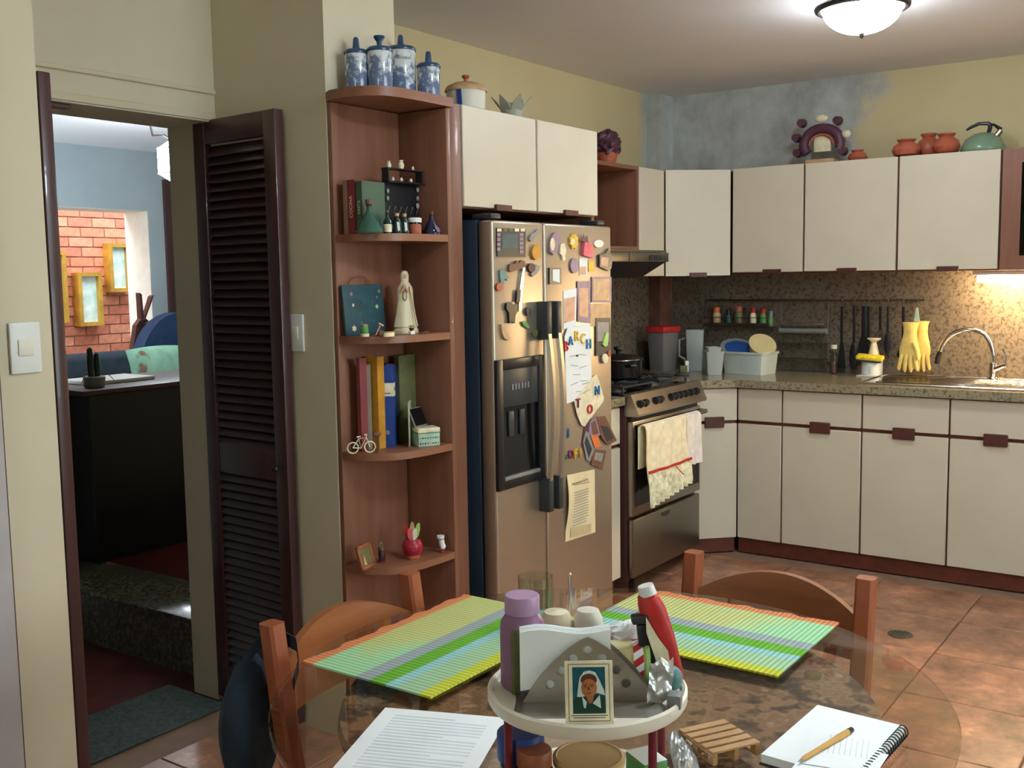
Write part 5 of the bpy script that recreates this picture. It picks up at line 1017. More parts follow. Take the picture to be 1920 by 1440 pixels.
# soap dispenser with a sponge
c = Vector((5.50, at('X', 5.50, 1635, 690).y, ZW))
solo('soap_tray', M().rbox(c.x-.07, c.x+.04, c.y-.075, c.y+.06, ZW, ZW+.006, .002), 'white_plastic', 'flat white tray under the soap dispenser', 'tray')
z_ = ZW+.0065; c = Vector((c.x, c.y, z_))
t = thing('soap_dispenser', 'white soap dispenser with a pump and round base', 'soap dispenser', c)
part(t, 'base', M().lathe([(.052, 0), (.053, .003), (.053, .072), (.05, .076), (.001, .076)], c, 28), 'white_plastic')
part(t, 'bottle', M().lathe([(.033, .0762), (.03, .09), (.024, .12), (.017, .15), (.014, .16), (.001, .16)], c+Vector((.006, -.006, 0)), 24), 'cream'); part(t, 'pump', M().lathe([(.011, .16), (.012, .168), (.030, .182), (.031, .188), (.001, .19)], c+Vector((.006, -.006, 0)), 20, 1, 1.15), 'cream')
for i in range(3): part(t, 'drain_hole', M().cyl(c+Vector((-.0531, .004*i*0-.002, .012+.013*i)), c+Vector((-.0526, -.002, .012+.013*i)), .0025, .0025, 8), 'charcoal')
m = M().rbox(-.03, .03, -.068, .068, .002, .026, .01, 3).xf(place(c+Vector((-.04, 0, .0772)), R(4), R(4), R(-10)))
mat('sponge', (228, 204, 50), .9, var=.12, scale=60, bump=.5, bscale=200); t = thing('sponge', 'yellow sponge with a dark scouring side on the soap dispenser', 'sponge', c+Vector((-.04, 0, .077))); part(t, 'foam', m, 'sponge'); part(t, 'scourer', M().rbox(-.026, .026, -.06, .06, -.006, .003, .003).xf(place(c+Vector((-.04, 0, .0772)), R(4), R(4), R(-10))), 'charcoal')
# floor drain
dc = at('Z', 0, 1688, 1190); t = thing('floor_drain', 'round dark floor drain cover in the tiled floor', 'drain', (dc.x, dc.y, .0005)); part(t, 'cover', M().lathe([(.048, 0), (.048, .002), (.044, .003), (.001, .003)], (dc.x, dc.y, .0005), 28), 'dull_steel')
for i in range(5): part(t, 'slot', M().box(dc.x-.03, dc.x+.03, dc.y-.026+i*.012, dc.y-.022+i*.012, .0033, .0038), 'black_plastic')
# ---------------------------------------------------------------- dining table
TC, TR, TZ = Vector((1.503, .874, 0)), .561, .752
t = thing('dining_table', 'round dining table with a clear glass top over a brown stone top', 'table', TC)
part(t, 'glass_top', M().lathe([(TR-.003, TZ-.010), (TR, TZ-.008), (TR, TZ-.002), (TR-.003, TZ)], TC, 96), 'table_glass', False)
part(t, 'stone_top', M().lathe([(.40, .685), (.445, .700), (.452, .715), (.448, .733), (.001, .733)], TC, 72), 'table_stone', False)
part(t, 'pedestal', M().lathe([(.22, .03), (.2, .06), (.07, .12), (.06, .35), (.075, .6), (.16, .66), (.3, .684)], TC, 32), 'dark_post'); part(t, 'foot', M().lathe([(.3, .0), (.3, .018), (.26, .0295), (.001, .0295)], TC, 40), 'dark_post')
for a in range(4): part(t, 'pad', M().cyl(TC+Vector((.38*math.cos(R(45+a*90)), .38*math.sin(R(45+a*90)), .7332)), TC+Vector((.38*math.cos(R(45+a*90)), .38*math.sin(R(45+a*90)), TZ-.0102)), .015, .015, 12), 'clear_glass')
# chairs
def chair(lab, loc, rz, wx, wz):
    t = thing('dining_chair', lab, 'chair', loc, 'wooden chairs at the dining table'); mt = place(loc, rz)
    for s_ in (-1, 1):
        x = s_*.2; P_ = [(x, .0, 0), (x, -.012, .22), (x, -.01, .45), (x, .022, .64), (x, .045, .80)]
        m = M(); v = []
        for i, p in enumerate(P_):
            w_ = .02 if i < 4 else .0195; d_ = .017 if i == 0 else .019
            v += [Vector((p[0]+a*w_, p[1]+b*d_, p[2])) for a, b in ((-1, -.7), (-.7, -1), (.7, -1), (1, -.7), (1, .7), (.7, 1), (-.7, 1), (-1, .7))]
        m.add(v, [(8*i+j, 8*i+(j+1) % 8, 8*i+8+(j+1) % 8, 8*i+8+j) for i in range(len(P_)-1) for j in range(8)]+[tuple(range(8))[::-1], tuple(range(8*(len(P_)-1), 8*len(P_)))])
        part(t, 'back_post', m.xf(mt), wz)
        part(t, 'leg', M().rbox(x-.019, x+.019, -.405, -.367, 0, .425, .005).xf(mt), wz)
        part(t, 'side_stretcher', M().rbox(x-.009, x+.009, -.367, -.03, .2, .225, .003).xf(mt), wz)
    def rail(u, v):
        x = (u-.5)*.372; zz = .625+v*(.092+.058*(1-(2*u-1)**2)); return (x, .03+(zz-.64)*.14+.03*(1-(2*u-1)**2), zz)
    part(t, 'backrest', M().sheet(rail, 20, 5, (0, -.018, 0)).xf(mt), wx)
    part(t, 'seat', M().rbox(-.215, .215, -.42, -.035, .426, .452, .01, 3).xf(mt), wx)
    part(t, 'apron', M().rbox(-.18, .18, -.395, -.377, .36, .424, .003).xf(mt), wx)
    part(t, 'stretcher', M().rbox(-.19, .19, -.21, -.19, .203, .222, .003).xf(mt), wx); return t
chair('honey wooden chair with a navy cloth bag hung on its corner', Vector((1.52, 1.452, 0)), 0, 'chair_wood', 'chair_post')
chair('wooden chair on the kitchen side of the table, behind the right placemat', Vector((2.165, .842, 0)), R(-90), 'chair_wood_y', 'chair_post')
# cloth bag hung over the left post of the first chair
mat('navy_cloth', (30, 44, 56), .9, var=.15, scale=30, bump=.3, bscale=200)
pt = Vector((1.32, 1.50, .745))
t = thing('cloth_bag', 'dark navy cloth bag hanging from the corner of the honey chair', 'bag', (1.27, 1.55, .45))
def bag(u, v):
    a = 2*PI*u; k_ = math.sin(PI*min(.999, .06+v*.90))**.6; z_ = .72-.26*v
    return (1.300+(.070*k_)*math.cos(a)+.006*math.sin(5*a), 1.548+(.04*k_)*math.sin(a)-.01*math.sin(3*a+2)*v, z_+.012*math.sin(2*a)*(1-v))
n1, n2 = 28, 16; v = [Vector(bag(i/n1, j/n2)) for j in range(n2+1) for i in range(n1)]
m = M().add(v, [(j*n1+i, j*n1+(i+1) % n1, (j+1)*n1+(i+1) % n1, (j+1)*n1+i) for j in range(n2) for i in range(n1)]+[tuple(range(n1))[::-1], tuple(range(n2*n1, n2*n1+n1))])
part(t, 'pouch', m, 'navy_cloth')
m = M()
sp_ = [(1.27, 1.545, .70), (1.285, 1.53, .735), (1.315, 1.525, .760), (1.345, 1.50, .765), (1.348, 1.462, .755), (1.343, 1.452, .72), (1.338, 1.47, .66), (1.33, 1.52, .60)]
v = []
for i, p in enumerate(sp_):
    p = Vector(p); v += [p+Vector((.0, 0, .013)), p+Vector((.003, .003, .013)), p+Vector((.003, .003, -.013)), p+Vector((0, 0, -.013))]
part(t, 'strap', M().add(v, [(4*i+j, 4*i+(j+1) % 4, 4*i+4+(j+1) % 4, 4*i+4+j) for i in range(len(sp_)-1) for j in range(4)]+[(3, 2, 1, 0), tuple(4*(len(sp_)-1)+j for j in range(4))]), 'navy_cloth')
# placemats
def placemat_mat(name, axis, sgn):
    k = NT(name); tc = k.n('TexCoord'); sp = k.n('SeparateXYZ'); k.l(tc.outputs['Generated'], sp.inputs[0]); s_ = sp.outputs['XYZ'.index(axis)]; u_ = sp.outputs['XYZ'.index('Y' if axis == 'X' else 'X')]
    if sgn < 0: iv = k.n('Math', operation='SUBTRACT'); iv.inputs[0].default_value = 1; k.l(s_, iv.inputs[1]); s_ = iv.outputs[0]
    A_ = [(0, (216, 126, 76)), (.09, (222, 136, 84)), (.11, (196, 200, 124)), (.44, (200, 204, 128)), (.455, (158, 170, 174)), (.545, (160, 172, 176)), (.56, (104, 176, 40)), (.665, (108, 180, 44)), (.68, (152, 206, 206)), (.74, (152, 206, 206)), (.755, (166, 204, 160)), (.90, (168, 206, 160)), (.93, (200, 208, 44)), (1, (206, 206, 60))]
    B_ = [(p, (164, 218, 164) if .10 < p < .45 else c) for p, c in A_]
    ca, cb = k.ramp(s_, A_), k.ramp(s_, B_)
    f = k.noise(k.coord((1, 1, 1), kind='Generated'), 3, 2); g = k.n('Math', operation='ADD'); k.l(f, g.inputs[0]); k.l(u_, g.inputs[1]); mr = k.n('MapRange'); mr.inputs['From Min'].default_value = .62; mr.inputs['From Max'].default_value = 1.0; mr.inputs['To Min'].default_value = 1 ; mr.inputs['To Max'].default_value = 0; k.l(g.outputs[0], mr.inputs[0])
    wv = k.n('Math', operation='SINE'); ml = k.n('Math', operation='MULTIPLY'); ml.inputs[1].default_value = 2*PI*44; k.l(u_, ml.inputs[0]); k.l(ml.outputs[0], wv.inputs[0])
    col = k.mix(mr.outputs[0], ca, cb); dk = k.n('MapRange'); dk.inputs['From Min'].default_value = -1; dk.inputs['To Min'].default_value = .55; dk.inputs['To Max'].default_value = 0; k.l(wv.outputs[0], dk.inputs[0])
    k.base(k.mix(dk.outputs[0], col, k.mix(1.0, col, (190, 190, 170), 'MULTIPLY'))); k.b.inputs['Roughness'].default_value = .85; k.bump(wv.outputs[0], .5, .0015); return k.m
placemat_mat('placemat_left', 'Y', -1); placemat_mat('placemat_right', 'X', -1)
def pmat(lab, x0, x1, y0, y1, mtl, fringe):
    rip = lambda u: .0022*math.sin(31*u)+.0015*math.sin(57*u+1)
    def fn(u, v):
        x, y = x0+(x1-x0)*u, y0+(y1-y0)*v
        if fringe == 'Y' and v > .99: y += rip(u)*1.6
        if fringe == 'X' and u > .99: x += rip(v)*1.6
        return (x, y, TZ+.0006)
    solo('placemat', M().sheet(fn, 44, 44, (0, 0, .0035)), mtl, lab, 'placemat', 'striped placemats on the dining table')
pmat('striped green and yellow placemat at the left, nearest the honey chair', 1.292, 1.772, 1.085, 1.385, 'placemat_left', 'Y')
pmat('striped green and yellow placemat at the right, nearest the stove', 1.690, 2.020, .640, 1.068, 'placemat_right', 'X')
# printed sheet
p0 = Vector((1.224, 1.124, TZ+.0006)); u_ = Vector((.067, -.169, 0)).normalized(); v_ = Vector((-.197, -.08, 0)).normalized(); v_ = (v_-u_*v_.dot(u_)).normalized()
t = thing('printed_sheet', 'white printed paper sheet at the near left of the table', 'paper sheet', p0+u_*.1+v_*.13)
part(t, 'sheet', M().prism([p0, p0+u_*.205, p0+u_*.205+v_*.275, p0+v_*.275], (0, 0, 0), (0, 0, .0008)), 'paper')
mat('ink_pale', (206, 214, 218), .8)
for i in range(22):
    a = p0+u_*.026+v_*(.024+.0105*i)+Vector((0, 0, .0008)); L_ = .155 if i % 6 else .1; part(t, 'text_line', M().prism([a, a+u_*L_, a+u_*L_+v_*.0035, a+v_*.0035], (0, 0, 0), (0, 0, .0002)), 'ink_pale')

# ---------------------------------------------------------------- two-tier tray
ZU_ = .905; K0 = Vector((1.145, .693, 0)); KR = .131
t = thing('tray_stand', 'white two-tier round tray with dark red posts on the table', 'tray', (K0.x, K0.y, TZ))
mat('tray_white', (228, 222, 204), .3, var=.02)
part(t, 'upper_tray', M().lathe([(KR-.012, ZU_-.012), (KR-.003, ZU_-.011), (KR, ZU_-.006), (KR, ZU_+.006), (KR-.003, ZU_+.009), (KR-.007, ZU_+.006), (KR-.008, ZU_), (.001, ZU_)], K0, 64), 'tray_white')
part(t, 'lower_tray', M().lathe([(KR-.012, TZ+.001), (KR-.003, TZ+.002), (KR, TZ+.007), (KR, TZ+.016), (KR-.003, TZ+.018), (KR-.007, TZ+.016), (KR-.008, TZ+.010), (.001, TZ+.010)], K0, 64), 'tray_white')
pl, pr = at('Z', ZU_-.014, 933, 1345), at('Z', ZU_-.014, 1241, 1370)
for q in (pl, pr, 2*K0-pl, 2*K0-pr):
    d = Vector((q.x-K0.x, q.y-K0.y, 0)); d = d.normalized()*(KR-.018); c = K0+d; part(t, 'post', M().cyl((c.x, c.y, TZ+.0105), (c.x, c.y, ZU_-.0125), .0055, .0055, 12), 'maroon')
SXv = Vector((math.sin(YAW), -math.cos(YAW), 0)); BK = Vector((math.cos(YAW), math.sin(YAW), 0)); UPV = Vector((0, 0, 1)); z = ZU_+.0005
def onT(px, py, zz=None): return at('Z', z if zz is None else zz, px, py)
def plate(par, name, outline, holes, mt, ex, mtl):
    cu = bpy.data.curves.new(name, 'CURVE'); cu.dimensions = '2D'; cu.fill_mode = 'BOTH'; cu.extrude = ex
    for pts in [outline]+holes:
        s_ = cu.splines.new('POLY'); s_.points.add(len(pts)-1); s_.use_cyclic_u = True
        for p_, q in zip(s_.points, pts): p_.co = (q[0], q[1], 0, 1)
    tmp = bpy.data.objects.new('tmp', cu); COL.objects.link(tmp); dg = bpy.context.evaluated_depsgraph_get(); me = bpy.data.meshes.new_from_object(tmp.evaluated_get(dg)); bpy.data.objects.remove(tmp)
    me.materials.clear(); me.materials.append(MATS[mtl]); me.transform(Matrix.Translation(-ORG[par]) @ mt); o = bpy.data.objects.new(name, me); COL.objects.link(o); o.parent = par; ORG[o] = ORG[par]; return o
# napkin holder
O = onT(1102, 1316); s = mpp(O); t = thing('napkin_holder', 'arched steel napkin holder with round holes on the upper tray', 'napkin holder', O)
mt = frame(O, SXv, UPV); sv = s/math.cos(R(22)); prof = [(-122, 2), (-108, 24), (-88, 50), (-62, 76), (-36, 97), (-14, 111), (0, 117), (14, 111), (38, 97), (64, 76), (92, 48), (112, 23), (124, 2)]
hs = [(0, 93, 9), (-27, 78, 9), (27, 78, 9), (-50, 57, 9), (54, 57, 9), (-71, 33, 9), (72, 33, 9)]
oc = [(x*s, y*sv) for x, y in prof]
hc = [[(x*s+r_*s*math.cos(2*PI*i/18), y*sv+r_*s*math.sin(2*PI*i/18)) for i in range(18)] for x, y, r_ in hs]
steel('holder_steel', (176, 170, 160), .4)
plate(t, 'front_plate', oc, hc, mt @ Matrix.Translation((0, 0, .0012)), .0007, 'holder_steel'); plate(t, 'back_plate', oc, hc, mt @ Matrix.Translation((0, 0, -.032)), .0007, 'holder_steel')
part(t, 'foot_plate', M().prism([O+SXv*-.092+BK*.034, O+SXv*.093+BK*.034, O+SXv*.093-BK*.0, O+SXv*.098-BK*.050, O+SXv*-.096-BK*.046, O-SXv*.092], (0, 0, 0), (0, 0, .0014)), 'holder_steel', False)
nb = O+BK*.004; t = thing('napkins', 'stack of white paper napkins in the steel holder', 'napkins', nb)
def nap(u, v): return nb+SXv*((-126+170*u)*s)+UPV*((.014+.078*v)+.003*math.sin(7*u))+BK*.0
for i in range(5): part(t, 'napkin', M().sheet(lambda u, v, i=i: nap(u, v)+BK*(.0045*i+.0015*math.sin(5*v+i)), 10, 8, BK*.0028), 'paper')
# portrait card
Cc = onT(1106, 1360); t = thing('portrait_card', 'small laminated portrait card of a person in a white veil and green habit', 'card', Cc)
lean = R(14); cm = frame(Cc, SXv, (UPV*math.cos(lean)+BK*math.sin(lean))); cw, ch = 86*s, 112*s
part(t, 'card', M().rbox(-cw/2, cw/2, 0, ch, -.0008, 0, .0003, 1).xf(cm), 'cream')
def prn(nm, pts, mtl, lv): return part(t, nm, M().prism([cm @ Vector((x*cw, y*ch, .0001+.00015*lv)) for x, y in pts], (0, 0, 0), cm.to_3x3() @ Vector((0, 0, .00012))), mtl, False)
def el(cx, cy, rx, ry, n=20): return [(cx+rx*math.cos(2*PI*i/n), cy+ry*math.sin(2*PI*i/n)) for i in range(n)]
mat('print_teal', (16, 84, 98), .3, var=.15, scale=60); mat('print_green', (24, 66, 58), .3); mat('print_white', (206, 218, 206), .3); mat('print_skin', (170, 106, 64), .3, var=.12, scale=60); mat('print_brown', (96, 52, 34), .3)  # printed tones of the card; dark brown for hair, brows, eyes and nose
prn('border', [(-.43, .06), (.43, .06), (.43, .95), (-.43, .95)], 'ink_brown', 0); prn('border_inside', [(-.415, .072), (.415, .072), (.415, .938), (-.415, .938)], 'cream', 1)
prn('photo_ground', [(-.34, .18), (.34, .18), (.34, .90), (-.34, .90)], 'print_teal', 2)
prn('habit', [(-.34, .18), (.34, .18), (.34, .40), (.22, .47), (-.16, .47), (-.34, .40)], 'print_green', 3)
prn('veil', [(-.25, .44), (-.22, .62), (-.19, .74), (-.10, .83), (.02, .85), (.14, .82), (.22, .70), (.31, .54), (.33, .46), (.16, .50), (-.14, .44)], 'print_white', 4)
prn('hair', el(0, .70, .17, .10), 'print_brown', 5); prn('face', el(0, .575, .165, .145), 'print_skin', 6)
prn('neck', [(-.06, .47), (.10, .47), (.07, .36), (.02, .33), (-.03, .37)], 'print_skin', 5)
for x in (-.075, .06): prn('eyebrow', [(x-.05, .622), (x+.05, .630), (x+.05, .640), (x-.05, .634)], 'print_brown', 7); prn('eye', el(x, .603, .026, .011, 10), 'print_brown', 7)
prn('nose', [(-.02, .60), (.0, .60), (.02, .545), (-.03, .545)], 'print_brown', 7); prn('mouth', [(-.06, .505), (.05, .51), (.03, .495), (-.04, .492)], 'maroon', 7)
prn('collar', [(-.15, .45), (-.05, .36), (-.08, .26), (-.12, .28)], 'print_white', 7); prn('collar', [(.22, .47), (.07, .34), (.24, .26)], 'print_white', 7)
for y in (.145, .112): prn('caption_line', [(-.38+(.05 if y < .13 else 0), y), (.38-(.05 if y < .13 else 0), y), (.38-(.05 if y < .13 else 0), y+.012), (-.38+(.05 if y < .13 else 0), y+.012)], 'ink_dark', 2)
# purple pill bottle
mat('bottle_purple', (140, 100, 130), .35, var=.04); mat('cap_purple', (176, 140, 172), .4, var=.03)
c = onT(981, 1284); r = 42*mpp(c); t = lathe_thing('pill_bottle', 'tall purple pill bottle with a lilac cap on the upper tray', 'bottle', c, [('body', [(r*.9, 0), (r, .004), (r, .080), (r*.96, .088), (r*.8, .096), (r*.72, .100)], 'bottle_purple'), ('cap', [(r*.76, .100), (r*.78, .102), (r*.78, .122), (r*.74, .124), (.001, .124)], 'cap_purple')], None, 36)
th0 = math.atan2(-c.y, -c.x)
for i in range(13):
    z0 = .014+.005*i; w_ = .42 if i % 4 else .3; pts = [c+Vector(((r+.0003)*math.cos(th0-.1+a), (r+.0003)*math.sin(th0-.1+a), z0)) for a in (0, w_*.5, w_)]
    part(t, 'print_line', M().add([p for p in pts]+[p+UPV*.0022 for p in pts], [(0, 1, 4, 3), (1, 2, 5, 4)]), 'cap_purple')
# white lidded jars behind the napkins
c = onT(1044, 1248); lathe_thing('cream_jar', 'white round-lidded cream jar beside the purple bottle', 'jar', c, [('body', [(.022, 0), (.025, .004), (.025, .05), (.024, .054)], 'white_plastic'), ('lid', [(.0255, .0542), (.025, .062), (.017, .078), (.001, .081)], 'cream')], 'white jars on the upper tray')
c = onT(1103, 1250); lathe_thing('cream_jar', 'milky jar with a stepped lid behind the napkins', 'jar', c, [('body', [(.019, 0), (.021, .004), (.021, .05), (.0205, .052)], 'white_plastic'), ('lid', [(.0215, .0522), (.0215, .062), (.020, .064), (.020, .071), (.015, .082), (.001, .084)], 'tray_white')], 'white jars on the upper tray')
c = onT(1070, 1240); solo('straw', M().tube([c, c+UPV*.06, c+UPV*.125], .0025, 8).ball(c+UPV*.126, .003, 8, 6), 'bright_steel', 'thin upright metal straw between the white jars', 'straw')
# tumbler on the table behind
c = at('Z', TZ+.0005, 1005, 1190); r = 31*mpp(c); lathe_thing('tumbler', 'clear empty drinking glass behind the purple bottle', 'glass', c, [('body', [(r*.8, 0), (r, .004), (r*1.05, .118), (r*1.0, .118), (r*.92, .008), (.001, .007)], 'clear_glass')], None, 32)
c = onT(972, 1303); solo('tea_packet', M().rbox(-.009, .009, -.004, .004, 0, .085, .002).xf(place(c+BK*.006, R(-20))), 'olive', 'thin green tea packet left of the napkins', 'packet')
# striped roll pack, foil, tube and the small pieces on the right
c = onT(1190, 1280)+UPV*.03; t = thing('candy_roll', 'yellow round candy pack with red and white stripes behind the holder', 'candy pack', c-UPV*.03)
ax = SXv; part(t, 'body', M().cyl(c-ax*.034, c+ax*.012, .028, .028, 28), 'yellow_plastic'); part(t, 'end_cap', M().cyl(c+ax*.012, c+ax*.018, .0295, .0295, 28), 'lime'); part(t, 'red_band', M().cyl(c-ax*.0345, c-ax*.032, .0284, .0284, 28), 'terracotta')
for i in range(18):
    a0 = i*2*PI/18; sid = -BK; q = lambda a, x: c+ax*x+(sid*math.cos(a)+UPV*math.sin(a))*.0289
    part(t, 'stripe', M().add([q(a0+.30*w+.35*e, -.004+.013*w) for w in (0, 1) for e in (0, .25, .5, .75, 1)], [(e, e+1, e+6, e+5) for e in range(4)]), 'red' if i % 2 == 0 else 'paper')
c = onT(1172, 1262)+UPV*.07; t_ = M().ball(c, (.03, .024, .014), 16, 10); random.seed(3)
for p in t_.v: p += Vector((random.gauss(0, .0018), random.gauss(0, .0018), random.gauss(0, .0018)))
for p in t_.v: p.z -= .012
solo('tissue', t_, 'paper', 'crumpled pale tissue lying on the candy pack', 'tissue', smooth=False)
c = onT(1222, 1290); t = thing('spice_grinder', 'black plastic clamp standing between candy pack and red tube', 'clamp', c+BK*.012)
bm_ = place(c+BK*.012, YAW-PI/2, 0, R(-6)); part(t, 'body', M().rbox(-.010, .010, -.007, .007, .02, .085, .003).xf(bm_), 'black_plastic'); part(t, 'jaw', M().rbox(-.016, .008, -.008, .008, .0855, .098, .003).xf(bm_), 'charcoal'); part(t, 'prong', M().tube([bm_ @ Vector((.0, 0, .022)), bm_ @ Vector((-.004, 0, .001))], .002, 6).tube([bm_ @ Vector((.006, 0, .022)), bm_ @ Vector((.012, 0, .001))], .002, 6), 'black_plastic')
# red tube pack
a = onT(1263, 1283)+UPV*.004; b = a+UPV*.128-SXv*.036+BK*.004
t = thing('tube', 'red and cream squeezed tube with a white cap leaning on the tray', 'tube', a)
dv = (b-a).normalized(); sd = SXv; m = M(); v = []; n = 16
for f_, w_, d_ in ((0, .014, .003), (.15, .017, .006), (.5, .0195, .010), (.8, .018, .012), (.9, .015, .012), (.92, .011, .011)):
    p = a.lerp(b, f_); v += [p+sd*w_*math.cos(2*PI*i/n)-BK*d_*math.sin(2*PI*i/n) for i in range(n)]
m.add(v, [(j*n+i, j*n+(i+1) % n, (j+1)*n+(i+1) % n, (j+1)*n+i) for j in range(5) for i in range(n)]+[tuple(range(n))[::-1], tuple(range(5*n, 6*n))])
part(t, 'body', m, 'red'); part(t, 'cap', M().cyl(a.lerp(b, .922), a.lerp(b, 1.02), .012, .0105, 16), 'white_plastic')
part(t, 'cream_label', M().prism([a.lerp(b, f_)+sd*x-BK*.0118 for f_, x in ((.25, -.0155), (.55, -.0175), (.72, -.012), (.5, -.004), (.36, .004), (.24, .002))], (0, 0, 0), -BK*.0012), 'cream')
c = onT(1213, 1262); lathe_thing('cork_bottle', 'small clear bottle with a cork behind the red tube', 'bottle', c, [('body', [(.013, 0), (.014, .003), (.013, .085), (.008, .1)], 'clear_glass'), ('cork', [(.0085, .1002), (.011, .104), (.011, .122), (.001, .123)], 'tan')], None, 16)
mat('foil', (214, 218, 216), .36, .8, var=.1, scale=40, bump=.9, bscale=90)
c = onT(1240, 1322); m = M().sheet(lambda u, v: c+SXv*(-.018+.03*u+.006*v)+UPV*(.002+.052*v+.004*math.sin(9*u+4*v))+BK*(.012*v+.004*math.sin(11*v+3*u)), 12, 14, BK*.003); solo('foil_packet', m, 'foil', 'torn silver foil packet at the front right of the upper tray', 'packet')
c = onT(1263, 1306)+BK*.02+UPV*.017; t = thing('wrapped_sweet', 'round blue green wrapped sweet at the right edge of the tray', 'sweet', c-UPV*.017); part(t, 'sweet', M().ball(c, (.015, .015, .0165), 14, 9), 'teal')
c = onT(1265, 1326); solo('sugar_cube', M().rbox(-.011, .011, -.009, .009, 0, .019, .003).xf(place(c, R(20))), 'grey_plastic', 'small grey square box at the right edge of the tray', 'box')
# lower tray
zl = TZ+.0108
c = at('Z', .862, 978, 1362); c = Vector((c.x+.006, c.y+.006, zl)); lathe_thing('coffee_jar', 'clear coffee jar with a blue lid on the lower tray', 'jar', c, [('body', [(.029, 0), (.030, .004), (.030, .05), (.027, .054)], 'clear_glass'), ('coffee', [(.027, .003), (.027, .044), (.001, .045)], 'brown'), ('lid', [(.0315, .0545), (.0315, .088), (.03, .09), (.001, .09)], 'navy')], 'jars on the lower tray')
c = at('Z', .842, 1005, 1405); c = Vector((c.x-.004, c.y, zl)); mat('honey_lid', (150, 86, 50), .4)
lathe_thing('vitamin_jar', 'dark brown jar with an orange brown lid on the lower tray', 'jar', c, [('body', [(.028, 0), (.030, .005), (.030, .045), (.023, .056), (.021, .06)], 'black_gloss'), ('lid', [(.0225, .0602), (.023, .062), (.023, .080), (.0215, .082), (.001, .082)], 'honey_lid')], 'jars on the lower tray')
c = at('Z', .830, 1104, 1408); c = Vector((c.x, c.y, zl)); mat('tub_beige', (204, 172, 120), .45)
lathe_thing('lidded_tub', 'round tub with a beige lid at the front of the lower tray', 'tub', c, [('body', [(.036, 0), (.040, .004), (.044, .048), (.045, .052)], 'milky_plastic'), ('lid', [(.047, .0522), (.0475, .054), (.0475, .060), (.043, .062), (.042, .0605), (.001, .0605)], 'tub_beige')], None, 40)
c = at('Z', .825, 1212, 1400); c = Vector((c.x, c.y, zl)); t = thing('tea_box', 'green and white tea box at the right of the lower tray', 'box', c); bm_ = place(c, R(-30)); part(t, 'body', M().rbox(-.018, .018, -.024, .024, 0, .05, .002).xf(bm_), 'green'); part(t, 'top_label', M().box(-.0175, .0175, -.0235, .0235, .0501, .0507).xf(bm_), 'paper')
# crinkled silver strip, toy pallet, notebook and pen on the table
a, b = at('Z', TZ, 1272, 1385), at('Z', TZ, 1290, 1452); d = (b-a).normalized(); sn = Vector((-d.y, d.x, 0))
random.seed(5); bum = [[random.random() for _ in range(13)] for _ in range(13)]
solo('foil_strip', M().sheet(lambda u, v: a+d*(.13*v)+sn*(-.018+.036*u)+UPV*(.001+.010*math.sin(PI*u)*(.6+.8*bum[int(v*12)][int(u*12)])), 12, 12, (0, 0, .001)), 'foil', 'crinkled silver wrapper lying on the table beside the pallet', 'wrapper', smooth=False)
pc = [at('Z', .772, x, y) for x, y in ((1283, 1366), (1364, 1354), (1412, 1386), (1332, 1412))]; pcn = sum(pc, Vector())/4; ux = ((pc[1]-pc[0])+(pc[2]-pc[3])).normalized(); uy = UPV.cross(ux); 
pm_ = frame((pcn.x, pcn.y, TZ+.0005), ux, uy); wood('pallet_wood', (176, 132, 84), (206, 164, 112), 'X', 20)
t = thing('toy_pallet', 'miniature wooden pallet used as a coaster on the table', 'pallet', (pcn.x, pcn.y, TZ+.0005)); W_ = .082; D_ = .088
for i in range(5): y = -D_/2+i*(D_-.013)/4; part(t, 'slat', M().rbox(-W_/2, W_/2, y, y+.013, .0165, .020, .0006, 1).xf(pm_), 'pallet_wood')
for x in (-W_/2, -.004, W_/2-.008): part(t, 'runner', M().rbox(x, x+.008, -D_/2, D_/2, .0, .0035, .0006, 1).xf(pm_), 'pallet_wood'); part(t, 'bearer', M().rbox(x, x+.008, -D_/2, D_/2, .0128, .0163, .0006, 1).xf(pm_), 'pallet_wood')
for x in (-W_/2, -.004, W_/2-.008):
    for y in (-D_/2, -.006, D_/2-.012): part(t, 'block', M().box(x, x+.008, y, y+.012, .0037, .0126).xf(pm_), 'pallet_wood')
zn = TZ+.0005; A_, B_, C_ = at('Z', zn+.016, 1533, 1321), at('Z', zn+.016, 1700, 1362), at('Z', zn+.016, 1427, 1413)
ux = (C_-A_); L1 = ux.length; ux.normalize(); uy = (B_-A_); uy = (uy-ux*uy.dot(ux)); L2 = uy.length; uy.normalize(); up_ = ux.cross(uy); 
nm = frame((A_.x, A_.y, zn), ux, uy); 
if up_.z < 0: nm = Matrix(((ux.x, uy.x, 0, A_.x), (ux.y, uy.y, 0, A_.y), (0, 0, 1, zn), (0, 0, 0, 1)))
t = thing('notebook', 'open spiral notebook with blank white pages at the right of the table', 'notebook', A_)
part(t, 'cover', M().rbox(-.002, L1+.003, -.002, L2, 0, .003, .0008, 1).xf(nm), 'charcoal'); part(t, 'pages', M().box(0, L1, 0, L2-.004, .0032, .0155).xf(nm), 'paper')
m = M()
for i in range(22):
    x = .006+i*(L1-.012)/21; m.tube([nm @ Vector((x, L2-.004+.008*math.cos(2*PI*j/10), .0085+.010*math.sin(2*PI*j/10))) for j in range(10)], .001, 5, True)
part(t, 'spiral', m, 'black_plastic')
